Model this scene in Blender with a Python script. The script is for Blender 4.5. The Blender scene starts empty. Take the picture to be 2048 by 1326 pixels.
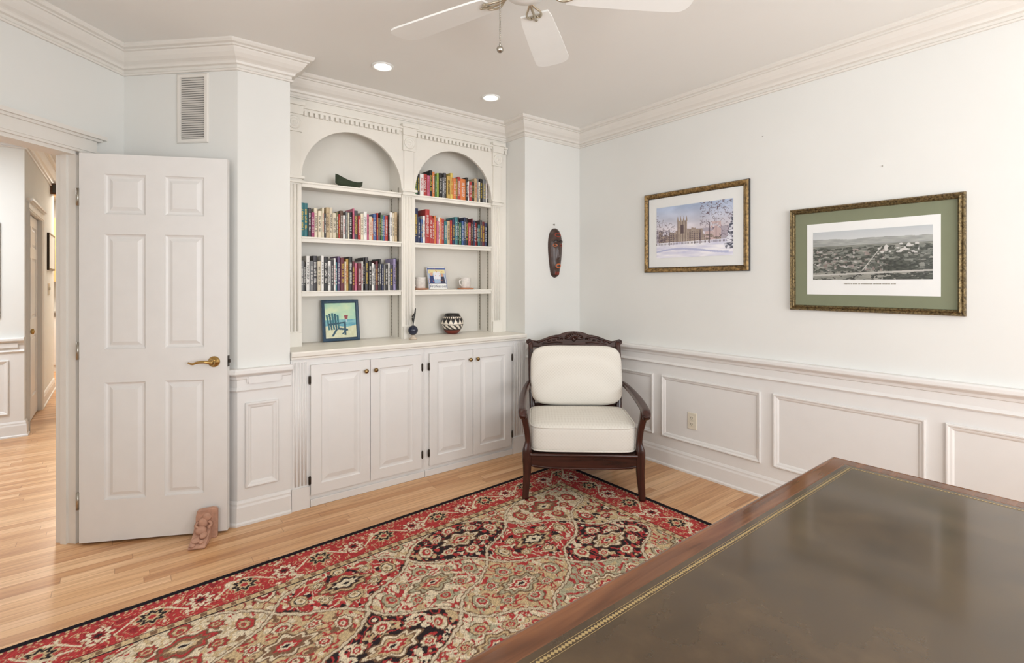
import bpy, bmesh, math, random
import numpy as np
from mathutils import Vector, Matrix
random.seed(11)
SC=bpy.context.scene; C=SC.collection
R=math.radians
CH=1.365; CEIL=2.70
# ------------------------------------------------------------------ colour / materials
def lin(c):
    c=c/255.0
    return c/12.92 if c<=.04045 else ((c+.055)/1.055)**2.4
def rgb(r,g,b): return (lin(r),lin(g),lin(b),1)
class NT:
    def __init__(s,name):
        s.m=bpy.data.materials.new(name); s.m.use_nodes=True
        s.t=s.m.node_tree; s.b=s.t.nodes['Principled BSDF']
    def n(s,typ,**kw):
        nd=s.t.nodes.new(typ)
        for k,v in kw.items():
            if k.startswith('i_'):
                key=k[2:]; key=int(key) if key.isdigit() else key
                s.put(nd.inputs[key],v)
            else: setattr(nd,k,v)
        return nd
    def put(s,sock,v):
        if isinstance(v,bpy.types.NodeSocket): s.t.links.new(v,sock)
        else: sock.default_value=v
    def math(s,op,a,b=0.0,c=None):
        nd=s.t.nodes.new('ShaderNodeMath'); nd.operation=op
        s.put(nd.inputs[0],a); s.put(nd.inputs[1],b)
        if c is not None: s.put(nd.inputs[2],c)
        return nd.outputs[0]
    def mix(s,f,a,b,mode='MIX'):
        nd=s.t.nodes.new('ShaderNodeMixRGB'); nd.blend_type=mode
        s.put(nd.inputs[0],f); s.put(nd.inputs[1],a); s.put(nd.inputs[2],b); return nd.outputs[0]
    def ramp(s,f,stops):
        nd=s.t.nodes.new('ShaderNodeValToRGB'); s.put(nd.inputs[0],f)
        e=nd.color_ramp.elements
        while len(e)<len(stops): e.new(.5)
        for i,(p,c) in enumerate(stops): e[i].position=p; e[i].color=c
        return nd.outputs[0]
    def set(s,k,v): s.put(s.b.inputs[k],v)
    def bump(s,h,strength=.2,dist=.002):
        nd=s.n('ShaderNodeBump'); nd.inputs['Strength'].default_value=strength
        nd.inputs['Distance'].default_value=dist
        s.put(nd.inputs['Height'],h); s.put(s.b.inputs['Normal'],nd.outputs[0])
def mat(name,col,rough=.5,metal=0,var=.04,scale=12,bump=0,bscale=150,emit=None,estr=1,spec=None):
    k=NT(name); tc=k.n('ShaderNodeTexCoord').outputs['Object']
    nz=k.n('ShaderNodeTexNoise',i_Vector=tc,i_Scale=scale,i_Detail=3.0)
    c=rgb(*col); lo=tuple(x*(1-var) for x in c[:3])+(1,); hi=tuple(min(1,x*(1+var)) for x in c[:3])+(1,)
    k.set('Base Color',k.ramp(nz.outputs['Fac'],[(.3,lo),(.7,hi)]))
    k.set('Roughness',rough); k.set('Metallic',metal)
    if spec is not None: k.set('Specular IOR Level',spec)
    if bump:
        n2=k.n('ShaderNodeTexNoise',i_Vector=tc,i_Scale=bscale,i_Detail=2.0); k.bump(n2.outputs['Fac'],bump)
    if emit: k.set('Emission Color',rgb(*emit)); k.set('Emission Strength',estr)
    return k.m
def wood(name,a,b,rough=.3,axis=0,sc=3,bump=0):
    k=NT(name); tc=k.n('ShaderNodeTexCoord').outputs['Object']
    mp=k.n('ShaderNodeMapping',i_Vector=tc); s=[14*sc,14*sc,14*sc]; s[axis]=1.2*sc; mp.inputs['Scale'].default_value=s
    nz=k.n('ShaderNodeTexNoise',i_Vector=mp.outputs[0],i_Scale=1.0,i_Detail=5.0,i_Distortion=1.2)
    k.set('Base Color',k.ramp(nz.outputs['Fac'],[(.3,rgb(*a)),(.7,rgb(*b))])); k.set('Roughness',rough)
    if bump: k.bump(nz.outputs['Fac'],bump)
    return k.m
def vcol(name,rough=.6,bump=0,spec=.5):
    k=NT(name); a=k.n('ShaderNodeAttribute'); a.attribute_name='Col'
    k.set('Base Color',a.outputs['Color']); k.set('Roughness',rough); k.set('Specular IOR Level',spec)
    if bump:
        tc=k.n('ShaderNodeTexCoord').outputs['Object']
        n2=k.n('ShaderNodeTexNoise',i_Vector=tc,i_Scale=260.0,i_Detail=2.0); k.bump(n2.outputs['Fac'],bump,.004)
    return k.m
def floor_mat():
    k=NT('oak_strip_floor'); tc=k.n('ShaderNodeTexCoord').outputs['Object']
    sp=k.n('ShaderNodeSeparateXYZ',i_0=tc); x,y=sp.outputs[0],sp.outputs[1]
    ry=k.math('DIVIDE',y,.057); row=k.math('FLOOR',ry)
    w1=k.n('ShaderNodeTexWhiteNoise',noise_dimensions='1D',i_W=row).outputs['Value']
    xs=k.math('ADD',k.math('DIVIDE',x,.95),k.math('MULTIPLY',w1,9.7)); ix=k.math('FLOOR',xs)
    cb=k.n('ShaderNodeCombineXYZ',i_0=row,i_1=ix).outputs[0]
    w2=k.n('ShaderNodeTexWhiteNoise',noise_dimensions='2D',i_Vector=cb).outputs['Value']
    base=k.ramp(w2,[(0,rgb(192,142,98)),(.35,rgb(206,158,112)),(.7,rgb(217,173,127)),(1,rgb(226,186,144))])
    gv=k.n('ShaderNodeCombineXYZ',i_0=k.math('ADD',k.math('MULTIPLY',x,2.2),k.math('MULTIPLY',w2,60)),i_1=k.math('MULTIPLY',y,48)).outputs[0]
    nz=k.n('ShaderNodeTexNoise',i_Vector=gv,i_Scale=1.0,i_Detail=5.0,i_Distortion=.8).outputs['Fac']
    g=k.ramp(nz,[(.3,rgb(206,188,172)),(.62,rgb(255,255,255))])
    c=k.mix(.75,base,g,'MULTIPLY')
    fy=k.math('FRACT',ry); ey=k.math('MINIMUM',fy,k.math('SUBTRACT',1.0,fy))
    fx=k.math('FRACT',xs); ex=k.math('MINIMUM',fx,k.math('SUBTRACT',1.0,fx))
    gap=k.math('MAXIMUM',k.math('LESS_THAN',ey,.022),k.math('LESS_THAN',ex,.0018))
    c=k.mix(k.math('MULTIPLY',gap,.5),c,rgb(120,76,42))
    k.set('Base Color',c); k.set('Roughness',k.math('ADD',.26,k.math('MULTIPLY',nz,.12))); k.bump(k.math('SUBTRACT',nz,gap),.05)
    return k.m
M={}
M['wall']=mat('wall_paint',(226,226,222),.85,var=.012,scale=3)
M['trim']=mat('trim_paint',(226,222,215),.42,var=.01)
M['wains']=mat('wainscot_paint',(226,224,221),.45,var=.01)
M['ceil']=mat('ceiling_paint',(236,235,231),.9,var=.01,scale=2)
M['case']=mat('bookcase_paint',(230,226,217),.4,var=.01)
M['door']=mat('door_paint',(225,223,220),.4,var=.015)
M['floor']=floor_mat()
M['brass']=mat('polished_brass',(184,152,96),.22,1)
M['bracket']=mat('pale_brass',(196,186,166),.3,.9)
M['steel']=mat('satin_nickel',(170,165,155),.3,1)
M['knob']=mat('antique_brass_knob',(150,125,85),.25,1)
M['iron']=mat('dark_hinge_metal',(60,52,44),.4,.8)
M['black']=mat('black_lacquer',(24,20,18),.35)
M['fan']=mat('fan_white_enamel',(238,239,236),.4,var=.01)
M['plate']=mat('almond_plastic',(222,214,196),.35)
M['slot']=mat('dark_slot',(70,66,60),.6)
M['ventgrey']=mat('vent_shadow_grey',(112,109,104),.7)
M['bulb']=mat('lamp_lens',(255,250,240),.4,emit=(255,246,232),estr=9)
M['mahog']=wood('dark_mahogany',(40,20,15),(70,36,27),.24,2,2)
M['mahogx']=wood('dark_mahogany_rail',(40,20,15),(70,36,27),.24,0,2)
M['deskwood']=wood('desk_walnut',(88,54,34),(124,80,52),.12,0,2)
M['gold']=mat('gold_tooling',(182,158,110),.4,.4)
M['terra']=mat('terracotta',(184,142,120),.8,var=.14,scale=40,bump=.2)
M['pages']=mat('book_pages',(232,224,206),.85,var=.05,scale=200)
M['vcol']=vcol('painted_colours',.35)
M['print']=vcol('printed_paper',.25)
M['rug']=vcol('wool_pile',.95,.5,.1)
M['matwhite']=mat('white_mat_board',(232,233,231),.7,var=.01)
M['matgreen']=mat('sage_mat_board',(124,129,104),.7,var=.02)
def leather():
    k=NT('brown_leather'); tc=k.n('ShaderNodeTexCoord').outputs['Object']
    n1=k.n('ShaderNodeTexNoise',i_Vector=tc,i_Scale=8.0,i_Detail=6.0,i_Roughness=.58).outputs['Fac']
    k.set('Base Color',k.ramp(n1,[(.25,rgb(58,44,27)),(.5,rgb(72,55,34)),(.75,rgb(88,69,44))]))
    k.set('Roughness',k.math('ADD',.20,k.math('MULTIPLY',n1,.08)))
    k.set('Coat Weight',.35); k.set('Coat Roughness',.1)
    n2=k.n('ShaderNodeTexNoise',i_Vector=tc,i_Scale=220.0,i_Detail=3.0).outputs['Fac']; k.bump(n2,.05,.001)
    return k.m
M['leather']=leather()
def fabric():
    k=NT('cream_damask'); tc=k.n('ShaderNodeTexCoord').outputs['Object']
    mp=k.n('ShaderNodeMapping',i_Vector=tc); mp.inputs['Rotation'].default_value=(0,R(45),0); mp.inputs['Scale'].default_value=(1,.3,1)
    v=k.n('ShaderNodeTexVoronoi',i_Vector=mp.outputs[0],i_Scale=70.0); v.inputs['Randomness'].default_value=0.1
    d=v.outputs['Distance']
    k.set('Base Color',k.ramp(d,[(.15,rgb(214,209,199)),(.6,rgb(224,220,211))])); k.set('Roughness',.9); k.bump(d,.18,.002)
    return k.m
M['fabric']=fabric()
def giltframe(name,a,b,sc):
    k=NT(name); tc=k.n('ShaderNodeTexCoord').outputs['Object']
    n1=k.n('ShaderNodeTexNoise',i_Vector=tc,i_Scale=sc,i_Detail=4.0).outputs['Fac']
    k.set('Base Color',k.ramp(n1,[(.35,rgb(*a)),(.65,rgb(*b))])); k.set('Metallic',.6); k.set('Roughness',.4); k.bump(n1,.6,.004)
    return k.m
M['gilt']=giltframe('aged_gilt',(96,76,48),(176,144,94),60)
M['ornate']=giltframe('ornate_bronze_gilt',(66,54,34),(142,122,84),110)
# ------------------------------------------------------------------ geometry
W={}
class MB:
    def __init__(s): s.v=[];s.f=[];s.sm=[]
    def add(s,vs,fs,M=None,smooth=False):
        o=len(s.v)
        for p in vs:
            p=Vector(p); s.v.append(tuple(M@p) if M is not None else tuple(p))
        for f in fs: s.f.append(tuple(i+o for i in f)); s.sm.append(smooth)
        return s
    def box(s,x0,x1,y0,y1,z0,z1,M=None):
        v=[(x,y,z) for x in (x0,x1) for y in (y0,y1) for z in (z0,z1)]
        return s.add(v,[(0,1,3,2),(4,6,7,5),(0,4,5,1),(2,3,7,6),(0,2,6,4),(1,5,7,3)],M)
    def prism(s,poly,a,b,plane='xy',M=None,smooth=False):
        n=len(poly)
        def P(p,c): return {'xy':(p[0],p[1],c),'xz':(p[0],c,p[1]),'yz':(c,p[0],p[1])}[plane]
        v=[P(p,a) for p in poly]+[P(p,b) for p in poly]
        s.add(v,[tuple(range(n)),tuple(range(2*n-1,n-1,-1))],M)
        return s.add(v,[(i,(i+1)%n,n+(i+1)%n,n+i) for i in range(n)],M,smooth)
    def sweep(s,path,prof):
        n=len(path); m=len(prof); P=[Vector(p) for p in path]; vs=[]
        for i in range(n):
            ns=[]
            for a,b in ((i-1,i),(i,i+1)):
                if a>=0 and b<n:
                    d=(P[b]-P[a]).normalized(); ns.append(Vector((d.y,-d.x)))
            if len(ns)==2:
                mm=(ns[0]+ns[1]).normalized(); off=mm/mm.dot(ns[0])
            else: off=ns[0]
            for d,z in prof: q=P[i]+off*d; vs.append((q.x,q.y,z))
        fs=[]
        for i in range(n-1):
            for j in range(m): k=(j+1)%m; fs.append((i*m+j,i*m+k,(i+1)*m+k,(i+1)*m+j))
        fs.append(tuple(range(m))); fs.append(tuple((n-1)*m+j for j in range(m)))
        return s.add(vs,fs)
    def loops(s,M,u0,u1,w0,w1,prof,fill=False):
        vs=[];fs=[]
        for i,h in prof: vs+=[(u0+i,w0+i,h),(u1-i,w0+i,h),(u1-i,w1-i,h),(u0+i,w1-i,h)]
        for k in range(len(prof)-1):
            for j in range(4): a=k*4+j;b=k*4+(j+1)%4; fs.append((a,b,b+4,a+4))
        if fill: k=(len(prof)-1)*4; fs.append((k,k+1,k+2,k+3))
        return s.add(vs,fs,M)
    def panelled(s,M,Wd,H,rects,prof):
        us=sorted({0,Wd}|{r[0] for r in rects}|{r[1] for r in rects}); ws=sorted({0,H}|{r[2] for r in rects}|{r[3] for r in rects})
        for a,b in zip(us,us[1:]):
            for c,d in zip(ws,ws[1:]):
                if any(r[0]<=(a+b)/2<=r[1] and r[2]<=(c+d)/2<=r[3] for r in rects): continue
                s.add([(a,c,0),(b,c,0),(b,d,0),(a,d,0)],[(0,1,2,3)],M)
        for r in rects: s.loops(M,*r,prof,True)
        return s
    def lathe(s,prof,n=24,c=(0,0,0),M=None,smooth=True):
        m=len(prof); vs=[];fs=[]
        for i in range(n):
            a=2*math.pi*i/n
            for r,z in prof: vs.append((c[0]+r*math.cos(a),c[1]+r*math.sin(a),c[2]+z))
        for i in range(n):
            for j in range(m-1):
                k=(i+1)%n; fs.append((i*m+j,k*m+j,k*m+j+1,i*m+j+1))
        s.add(vs,fs,M,smooth)
        for j in (0,m-1):
            if prof[j][0]>1e-5: s.add([vs[i*m+j] for i in range(n)],[tuple(range(n))],M)
        return s
    def tube(s,pts,rad,n=10,ref=(0,0,1),e=2,M=None,closed=False):
        P=[Vector(p) for p in pts]; L=len(P); ref=Vector(ref); vs=[];fs=[]
        for i in range(L):
            if closed: t=(P[(i+1)%L]-P[i-1])
            else: t=P[min(i+1,L-1)]-P[max(i-1,0)]
            t.normalize(); a=t.cross(ref)
            if a.length<1e-3: a=t.cross(Vector((1,0,0.01)))
            a.normalize(); b=a.cross(t)
            r=rad[i] if isinstance(rad,list) else rad
            if not isinstance(r,tuple): r=(r,r)
            for k in range(n):
                th=2*math.pi*(k+.5)/n; c_,s_=math.cos(th),math.sin(th)
                c_=math.copysign(abs(c_)**(2/e),c_); s_=math.copysign(abs(s_)**(2/e),s_)
                q=P[i]+a*(c_*r[0])+b*(s_*r[1]); vs.append(tuple(q))
        for i in range(L if closed else L-1):
            j=(i+1)%L
            for k in range(n): l=(k+1)%n; fs.append((i*n+k,i*n+l,j*n+l,j*n+k))
        s.add(vs,fs,M,True)
        if not closed:
            s.add(vs[:n],[tuple(range(n))],M); s.add(vs[-n:],[tuple(range(n))],M)
        return s
    def rounded(s,w,d,h,M=None,e=7,puff=.15,n=14):
        for ax in range(3):
            for sg in (-1,1):
                vs=[];fs=[]
                for i in range(n+1):
                    for j in range(n+1):
                        p=[0,0,0]; p[ax]=sg; a=-1+2*i/n;b=-1+2*j/n
                        p[(ax+1)%3]=math.sin(a*math.pi/2);p[(ax+2)%3]=math.sin(b*math.pi/2)
                        r=sum(abs(q)**e for q in p)**(1/e); x,y,z=[q/r for q in p]
                        z*=1+puff*(1-x*x)*(1-y*y)
                        vs.append((x*w/2,y*d/2,z*h/2))
                for i in range(n):
                    for j in range(n): q=i*(n+1)+j; fs.append((q,q+1,q+n+2,q+n+1))
                s.add(vs,fs,M,True)
        return s
    def ball(s,c,r,M=None,n=14):
        r=(r,r,r) if not isinstance(r,tuple) else r
        vs=[];fs=[]
        for i in range(n+1):
            a=math.pi*i/n
            for j in range(n):
                b=2*math.pi*j/n; vs.append((c[0]+r[0]*math.sin(a)*math.cos(b),c[1]+r[1]*math.sin(a)*math.sin(b),c[2]+r[2]*math.cos(a)))
        for i in range(n):
            for j in range(n): k=(j+1)%n; fs.append((i*n+j,i*n+k,(i+1)*n+k,(i+1)*n+j))
        return s.add(vs,fs,M,True)
    def build(s,name,m,parent=None,bevel=0,local=False,seg=2):
        vs=s.v
        if parent is not None and not local:
            I=W[parent.name].inverted(); vs=[tuple(I@Vector(v)) for v in vs]
        me=bpy.data.meshes.new(name); me.from_pydata(vs,[],s.f); me.polygons.foreach_set('use_smooth',s.sm)
        bm=bmesh.new(); bm.from_mesh(me); bmesh.ops.remove_doubles(bm,verts=bm.verts,dist=1e-5)
        bmesh.ops.recalc_face_normals(bm,faces=bm.faces); bm.to_mesh(me); bm.free(); me.update()
        me.materials.append(m if not isinstance(m,str) else globals()['M'][m])
        o=bpy.data.objects.new(name,me); C.objects.link(o)
        if parent is not None: o.parent=parent; W[o.name]=W[parent.name]
        else: W[o.name]=Matrix.Identity(4)
        if bevel:
            b=o.modifiers.new('bevel','BEVEL'); b.width=bevel; b.segments=seg; b.limit_method='ANGLE'; b.angle_limit=R(40)
        return o
def thing(name,label,cat,loc=(0,0,0),rz=0,group=None,structure=False):
    o=bpy.data.objects.new(name,None); C.objects.link(o); o.location=loc; o.rotation_euler=(0,0,rz); o.empty_display_size=.05
    W[o.name]=Matrix.Translation(loc)@Matrix.Rotation(rz,4,'Z')
    o['label']=label; 
    if structure: o['kind']='structure'
    else: o['category']=cat
    if group: o['group']=group
    return o
def tag(o,label,cat,group=None):
    o['label']=label; o['category']=cat
    if group: o['group']=group
    return o
def struct(o,label=None):
    o['kind']='structure'
    if label: o['label']=label
    return o
def FM(o,u,h,w=(0,0,1)):
    u=Vector(u).normalized();h=Vector(h).normalized();w=Vector(w); o=Vector(o)
    return Matrix(((u.x,w.x,h.x,o.x),(u.y,w.y,h.y,o.y),(u.z,w.z,h.z,o.z),(0,0,0,1)))
def cat(pts,k=6):
    P=[Vector(p) for p in pts]; out=[]
    for i in range(len(P)-1):
        p0=P[max(i-1,0)];p1=P[i];p2=P[i+1];p3=P[min(i+2,len(P)-1)]
        for j in range(k):
            t=j/k; out.append(.5*((2*p1)+(p2-p0)*t+(2*p0-5*p1+4*p2-p3)*t*t+(3*p1-p0-3*p2+p3)*t**3))
    out.append(P[-1]); return out
def interp(vals,k=6):
    out=[]
    for a,b in zip(vals,vals[1:]):
        for j in range(k):
            t=j/k
            out.append(tuple(x+(y-x)*t for x,y in zip(a,b)) if isinstance(a,tuple) else a+(b-a)*t)
    out.append(vals[-1]); return out
# numpy painted grids
def hsh(i,j,s=0): return np.mod(np.abs(np.sin(i*127.1+j*311.7+s*74.7+1.3)*43758.5453),1.0)
def vn(x,y,s=0):
    xi=np.floor(x);yi=np.floor(y);fx=x-xi;fy=y-yi;fx=fx*fx*(3-2*fx);fy=fy*fy*(3-2*fy)
    a=hsh(xi,yi,s);b=hsh(xi+1,yi,s);c=hsh(xi,yi+1,s);d=hsh(xi+1,yi+1,s)
    return (a*(1-fx)+b*fx)*(1-fy)+(c*(1-fx)+d*fx)*fy
def fbm(x,y,s=0): return .55*vn(x,y,s)+.3*vn(x*2.1,y*2.1,s+1)+.15*vn(x*4.3,y*4.3,s+2)
def inpoly(u,v,pts):
    r=np.zeros(u.shape,bool); n=len(pts)
    for i in range(n):
        x1,y1=pts[i];x2,y2=pts[(i+1)%n]
        if y1==y2: continue
        r^=((v>=min(y1,y2))&(v<max(y1,y2))&(u<x1+(v-y1)*(x2-x1)/(y2-y1)))
    return r
def lerp(a,b,t): t=np.clip(t,0,1)[...,None]; return np.array(a,float)*(1-t)+np.array(b,float)*t
def gridmesh(name,us,ws,col,m,parent,MM,hgt=None,warp=None):
    nu,nw=len(us),len(ws); U,V=np.meshgrid(us,ws,indexing='ij')
    H=np.zeros_like(U) if hgt is None else hgt
    if warp: U,V=warp(U,V)
    P=np.stack([U.ravel(),V.ravel(),H.ravel(),np.ones(U.size)],0)
    T=np.array(W[parent.name].inverted()@MM) if parent is not None else np.array(MM)
    Q=(T@P)[:3].T.astype(np.float32)
    idx=np.arange(nu*nw).reshape(nu,nw)
    F=np.stack([idx[:-1,:-1],idx[1:,:-1],idx[1:,1:],idx[:-1,1:]],-1).reshape(-1,4)
    me=bpy.data.meshes.new(name); me.vertices.add(len(Q)); me.vertices.foreach_set('co',Q.ravel())
    me.loops.add(F.size); me.loops.foreach_set('vertex_index',F.ravel().astype(np.int32))
    me.polygons.add(len(F)); me.polygons.foreach_set('loop_start',np.arange(0,F.size,4,dtype=np.int32))
    try: me.polygons.foreach_set('loop_total',np.full(len(F),4,dtype=np.int32))
    except Exception: pass
    me.update(calc_edges=True); me.validate()
    a=me.color_attributes.new('Col','FLOAT_COLOR','POINT')
    c=np.clip(col.reshape(-1,3),0,255)/255.0; c=np.where(c<=.04045,c/12.92,((c+.055)/1.055)**2.4)
    a.data.foreach_set('color',np.concatenate([c,np.ones((len(c),1))],1).astype(np.float32).ravel())
    me.materials.append(m)
    o=bpy.data.objects.new(name,me); C.objects.link(o)
    if parent is not None: o.parent=parent; W[o.name]=W[parent.name]
    else: W[o.name]=Matrix.Identity(4)
    return o
def painted(name,parent,MM,Wd,H,fn,res=.0025,m=None):
    us=np.linspace(0,Wd,max(2,int(Wd/res)));ws=np.linspace(0,H,max(2,int(H/res)))
    U,V=np.meshgrid(us/Wd,ws/H,indexing='ij')
    return gridmesh(name,us,ws,fn(U,V),m or M['print'],parent,MM)
# ------------------------------------------------------------------ room shell
XR=3.25; YB=3.2; YN=3.45
A=(.027,3.704); B=(.531,3.2); q=.70710678
def wp(L,off=0): return (A[0]-q*L-q*off, A[1]-q*L+q*off)   # along the doorway wall; off = into the hall
f=MB().box(-4,XR+.1,-1.9,11.4,-.1,0).build('floor','floor'); struct(f,'honey oak strip floor running through room and hall')
c=MB().box(-4,XR+.1,-1.9,11.4,CEIL,CEIL+.1).build('ceiling','ceil'); struct(c,'plain off white ceiling')
struct(MB().box(XR,XR+.1,-1.9,3.9,0,CEIL).build('wall_right','wall'),'right wall with white wainscot below')
struct(MB().box(2.62,XR,YB,YB+.12,0,CEIL).box(2.62,2.72,YB+.12,3.9,0,CEIL).build('wall_back_right','wall'),'short back wall with the hanging mask')
struct(MB().box(.81,2.62,3.70,3.9,0,CEIL).build('wall_back','wall'))
struct(MB().prism([B,(.81,YB),(.81,3.9),(.225,3.9),A],0,CEIL).build('wall_back_left','wall'),'angled wall with the air vent')
TH=.11; OP0,OP1,OPH=.272,1.0,2.055
mb=MB()
mb.prism([A,wp(OP0),wp(OP0,TH),wp(-.05,TH)],0,CEIL)
mb.prism([wp(OP0),wp(OP1),wp(OP1,TH),wp(OP0,TH)],OPH,CEIL)
mb.prism([wp(OP1),wp(1.53),wp(1.53,TH),wp(OP1,TH)],0,CEIL)
struct(mb.build('wall_doorway','wall'),'angled wall around the open doorway')
XL=-1.055
mb=MB(); mb.box(XL-.1,XL,-1.8,-.9,0,CEIL).box(XL-.1,XL,1.3,2.62,0,CEIL).box(XL-.1,XL,-.9,1.3,0,.7).box(XL-.1,XL,-.9,1.3,2.3,CEIL)
struct(mb.build('wall_left','wall'))
mb=MB(); mb.box(XL,.1,-1.8,-1.7,0,CEIL).box(2.7,XR,-1.8,-1.7,0,CEIL).box(.1,2.7,-1.8,-1.7,0,.7).box(.1,2.7,-1.8,-1.7,2.3,CEIL)
struct(mb.build('wall_front','wall'))
def window(n,Mx,w,h):
    t=thing('window_%d'%n,'tall white framed window',None,tuple(Mx.translation),structure=True)
    m=MB(); m.loops(Mx,-.04,w+.04,-.04,h+.04,[(0,-.1),(0,.03),(.08,.03),(.08,-.1)])
    for k in range(1,4): m.box(w*k/4-.012,w*k/4+.012,0,h,-.05,-.03,Mx)
    m.box(0,w,h/2-.02,h/2+.02,-.055,-.03,Mx); m.build('window_frame','trim',t)
window(1,FM((2.7,-1.7,.7),(-1,0,0),(0,1,0)),2.6,1.6)
window(2,FM((XL,-.9,.7),(0,1,0),(1,0,0)),2.2,1.6)
# crown
cz=CEIL
crown=[(0,2.562),(.012,2.562),(.016,2.570),(.008,2.577),(.008,2.592),(.022,2.596),(.026,2.608),(.032,2.614),(.048,2.624),(.064,2.642),(.074,2.658),(.078,2.666),(.088,2.668),(.088,2.676),(.104,2.680),(.112,2.690),(.112,cz),(0,cz)]
path=[wp(1.53),A,B,(.81,YB),(.81,YN),(2.62,YN),(2.62,YB),(XR,YB),(XR,-1.7)]
struct(MB().sweep(path,crown).build('trim_1','trim'),'stepped cream crown moulding around the ceiling')
rail=[(0,.752),(.014,.752),(.020,.760),(.014,.770),(.010,.776),(.010,.818),(.018,.822),(.022,.836),(.034,.846),(.046,.852),(.050,.858),(.050,.874),(.044,.883),(0,.883)]
r1=[(A[0]+.1*q+.0,A[1]-.1*q),B,(.812,YB)]; r2=[(2.622,YB),(XR,YB),(XR,-1.7)]
struct(MB().sweep(r1,rail).sweep(r2,rail).build('trim_2','wains'),'white chair rail capping the wainscot')
base=[(0,0),(.026,0),(.026,.012),(.018,.02),(.016,.10),(.012,.112),(.012,.122),(.006,.136),(0,.14)]
struct(MB().sweep(r1,base).build('baseboard_left','wains'))
struct(MB().sweep(r2,base).build('baseboard_right','wains'))
panelp=[(0,0),(0,.012),(.005,.016),(.011,.015),(.016,.010),(.024,.008),(.030,.004),(.033,0)]
lining=[(0,.0),(.004,.0),(.004,.76),(0,.76)]
mb=MB().sweep(r2,lining)
mr=FM((XR-.004,0,0),(0,1,0),(-1,0,0)); mbk=FM((0,YB-.004,0),(1,0,0),(0,-1,0))
for a,b in ((2.405,3.12),(1.581,2.328),(.743,1.503),(-.10,.666),(-.94,-.177)): mb.loops(mr,a,b,.215,.672,panelp)
mb.loops(mbk,2.72,3.15,.215,.672,panelp)
struct(mb.build('trim_3','wains'),'white wainscot panel mouldings on the right wall')
mb=MB().sweep(r1,lining)
mb.loops(mbk,.568,.742,.205,.685,panelp)
mb.box(.585,.75,YB-.028,YB-.01,.795,.835).box(.575,.76,YB-.022,YB-.01,.803,.827)
md=FM((B[0]-.004*q,B[1]-.004*q,0),(-q,q,0),(-q,-q,0))
mb.loops(md,.06,.60,.205,.685,panelp)
struct(mb.build('trim_4','wains'),'white wainscot panel beside the bookcase')
# door casing
def casing(Mx,w,h,cw=.085,head=True):
    m=MB(); pr=[(-.0,.0),(.0,.016),(.02,.016),(.026,.02),(.06,.022),(.075,.026),(cw,.026),(cw,0)]
    for a,sg in ((0,-1),(w,1)):
        for k in range(len(pr)-1):
            (d0,h0),(d1,h1)=pr[k],pr[k+1]
            m.add([(a+sg*d0,0,h0),(a+sg*d1,0,h1),(a+sg*d1,h,h1),(a+sg*d0,h,h0)],[(0,1,2,3)],Mx)
    m.box(-cw,w+cw,h,h+.085,0,.02,Mx).box(-cw-.012,w+cw+.012,h+.012,h+.022,0,.026,Mx).box(-cw-.02,w+cw+.02,h+.075,h+.09,0,.034,Mx).box(-cw-.035,w+cw+.035,h+.088,h+.108,0,.05,Mx)
    return m
mdo=FM((wp(OP0)[0],wp(OP0)[1],0),(-q,-q,0),(q,-q,0))
mb=casing(mdo,OP1-OP0,OPH)
mb.box(0,.018,0,OPH,-TH-.004,.004,mdo).box(OP1-OP0-.018,OP1-OP0,0,OPH,-TH-.004,.004,mdo).box(0,OP1-OP0,OPH-.018,OPH,-TH-.004,.004,mdo)
mb.box(.018,.03,0,OPH-.018,-.075,-.04,mdo)
struct(mb.build('trim_5','trim'),'cream casing and jamb of the open doorway')
# six panel door
def six(Wd,H):
    s=.115;mid=.09;p=(Wd-2*s-mid)/2; k=H/2.03
    return [(x,x+p,z0*k,z1*k) for x in (s,s+p+mid) for z0,z1 in ((.215,.83),(1.005,1.61),(1.715,1.925))]
dprof=[(0,0),(.004,-.007),(.012,-.012),(.02,-.012),(.038,-.003),(.042,-.003)]
hx,hy=-.160,3.458; du=Vector((.628,-.312,0)).normalized(); dn=Vector((-.312*1,-.628,0)).normalized()
DW,DH=.705,2.03
d=thing('door_1','open white six panel door with brass lever handle','door',(hx,hy,0),structure=True)
Md=FM((hx,hy,.012),du,dn)
mb=MB(); mb.panelled(Md,DW,DH,six(DW,DH),dprof); mb.panelled(FM(Vector((hx,hy,.012))-dn*.035,du,-dn),DW,DH,six(DW,DH),dprof)
for a in ([(0,0,0),(0,DH,0),(0,DH,-.035),(0,0,-.035)],[(DW,0,0),(DW,DH,0),(DW,DH,-.035),(DW,0,-.035)],[(0,DH,0),(DW,DH,0),(DW,DH,-.035),(0,DH,-.035)],[(0,0,0),(DW,0,0),(DW,0,-.035),(0,0,-.035)]): mb.add(a,[(0,1,2,3)],Md)
mb.build('door_slab','door',d)
lm=MB(); hu,hz=DW-.065,.925
for sg in (1,-1):
    Mx=Md if sg==1 else FM(Vector((hx,hy,.012))-dn*.035,du,-dn)
    ax=Mx@Matrix.Translation((hu,hz,0))
    lm.lathe([(.030,0),(.030,.004),(.026,.010),(.013,.014),(.011,.045),(.013,.05),(.0,.054)],24,(0,0,0),ax)
    pts=cat([(hu,hz,.045),(hu-.03,hz+.006,.05),(hu-.065,hz+.004,.05),(hu-.09,hz-.004,.048),(hu-.112,hz+.004,.044)],5)
    lm.tube([Mx@p for p in pts],interp([(.009,.009),(.008,.008),(.007,.007),(.007,.006),(.004,.004)],5),10)
h=lm.build('lever_handle','brass',d); h['label']='polished brass lever handle'
mb=MB().box(DW,DW+.002,hz-.03,hz+.03,-.03,-.005,Md).box(DW,DW+.01,hz-.009,hz+.009,-.024,-.012,Md); mb.build('latch_plate','iron',d)
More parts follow.
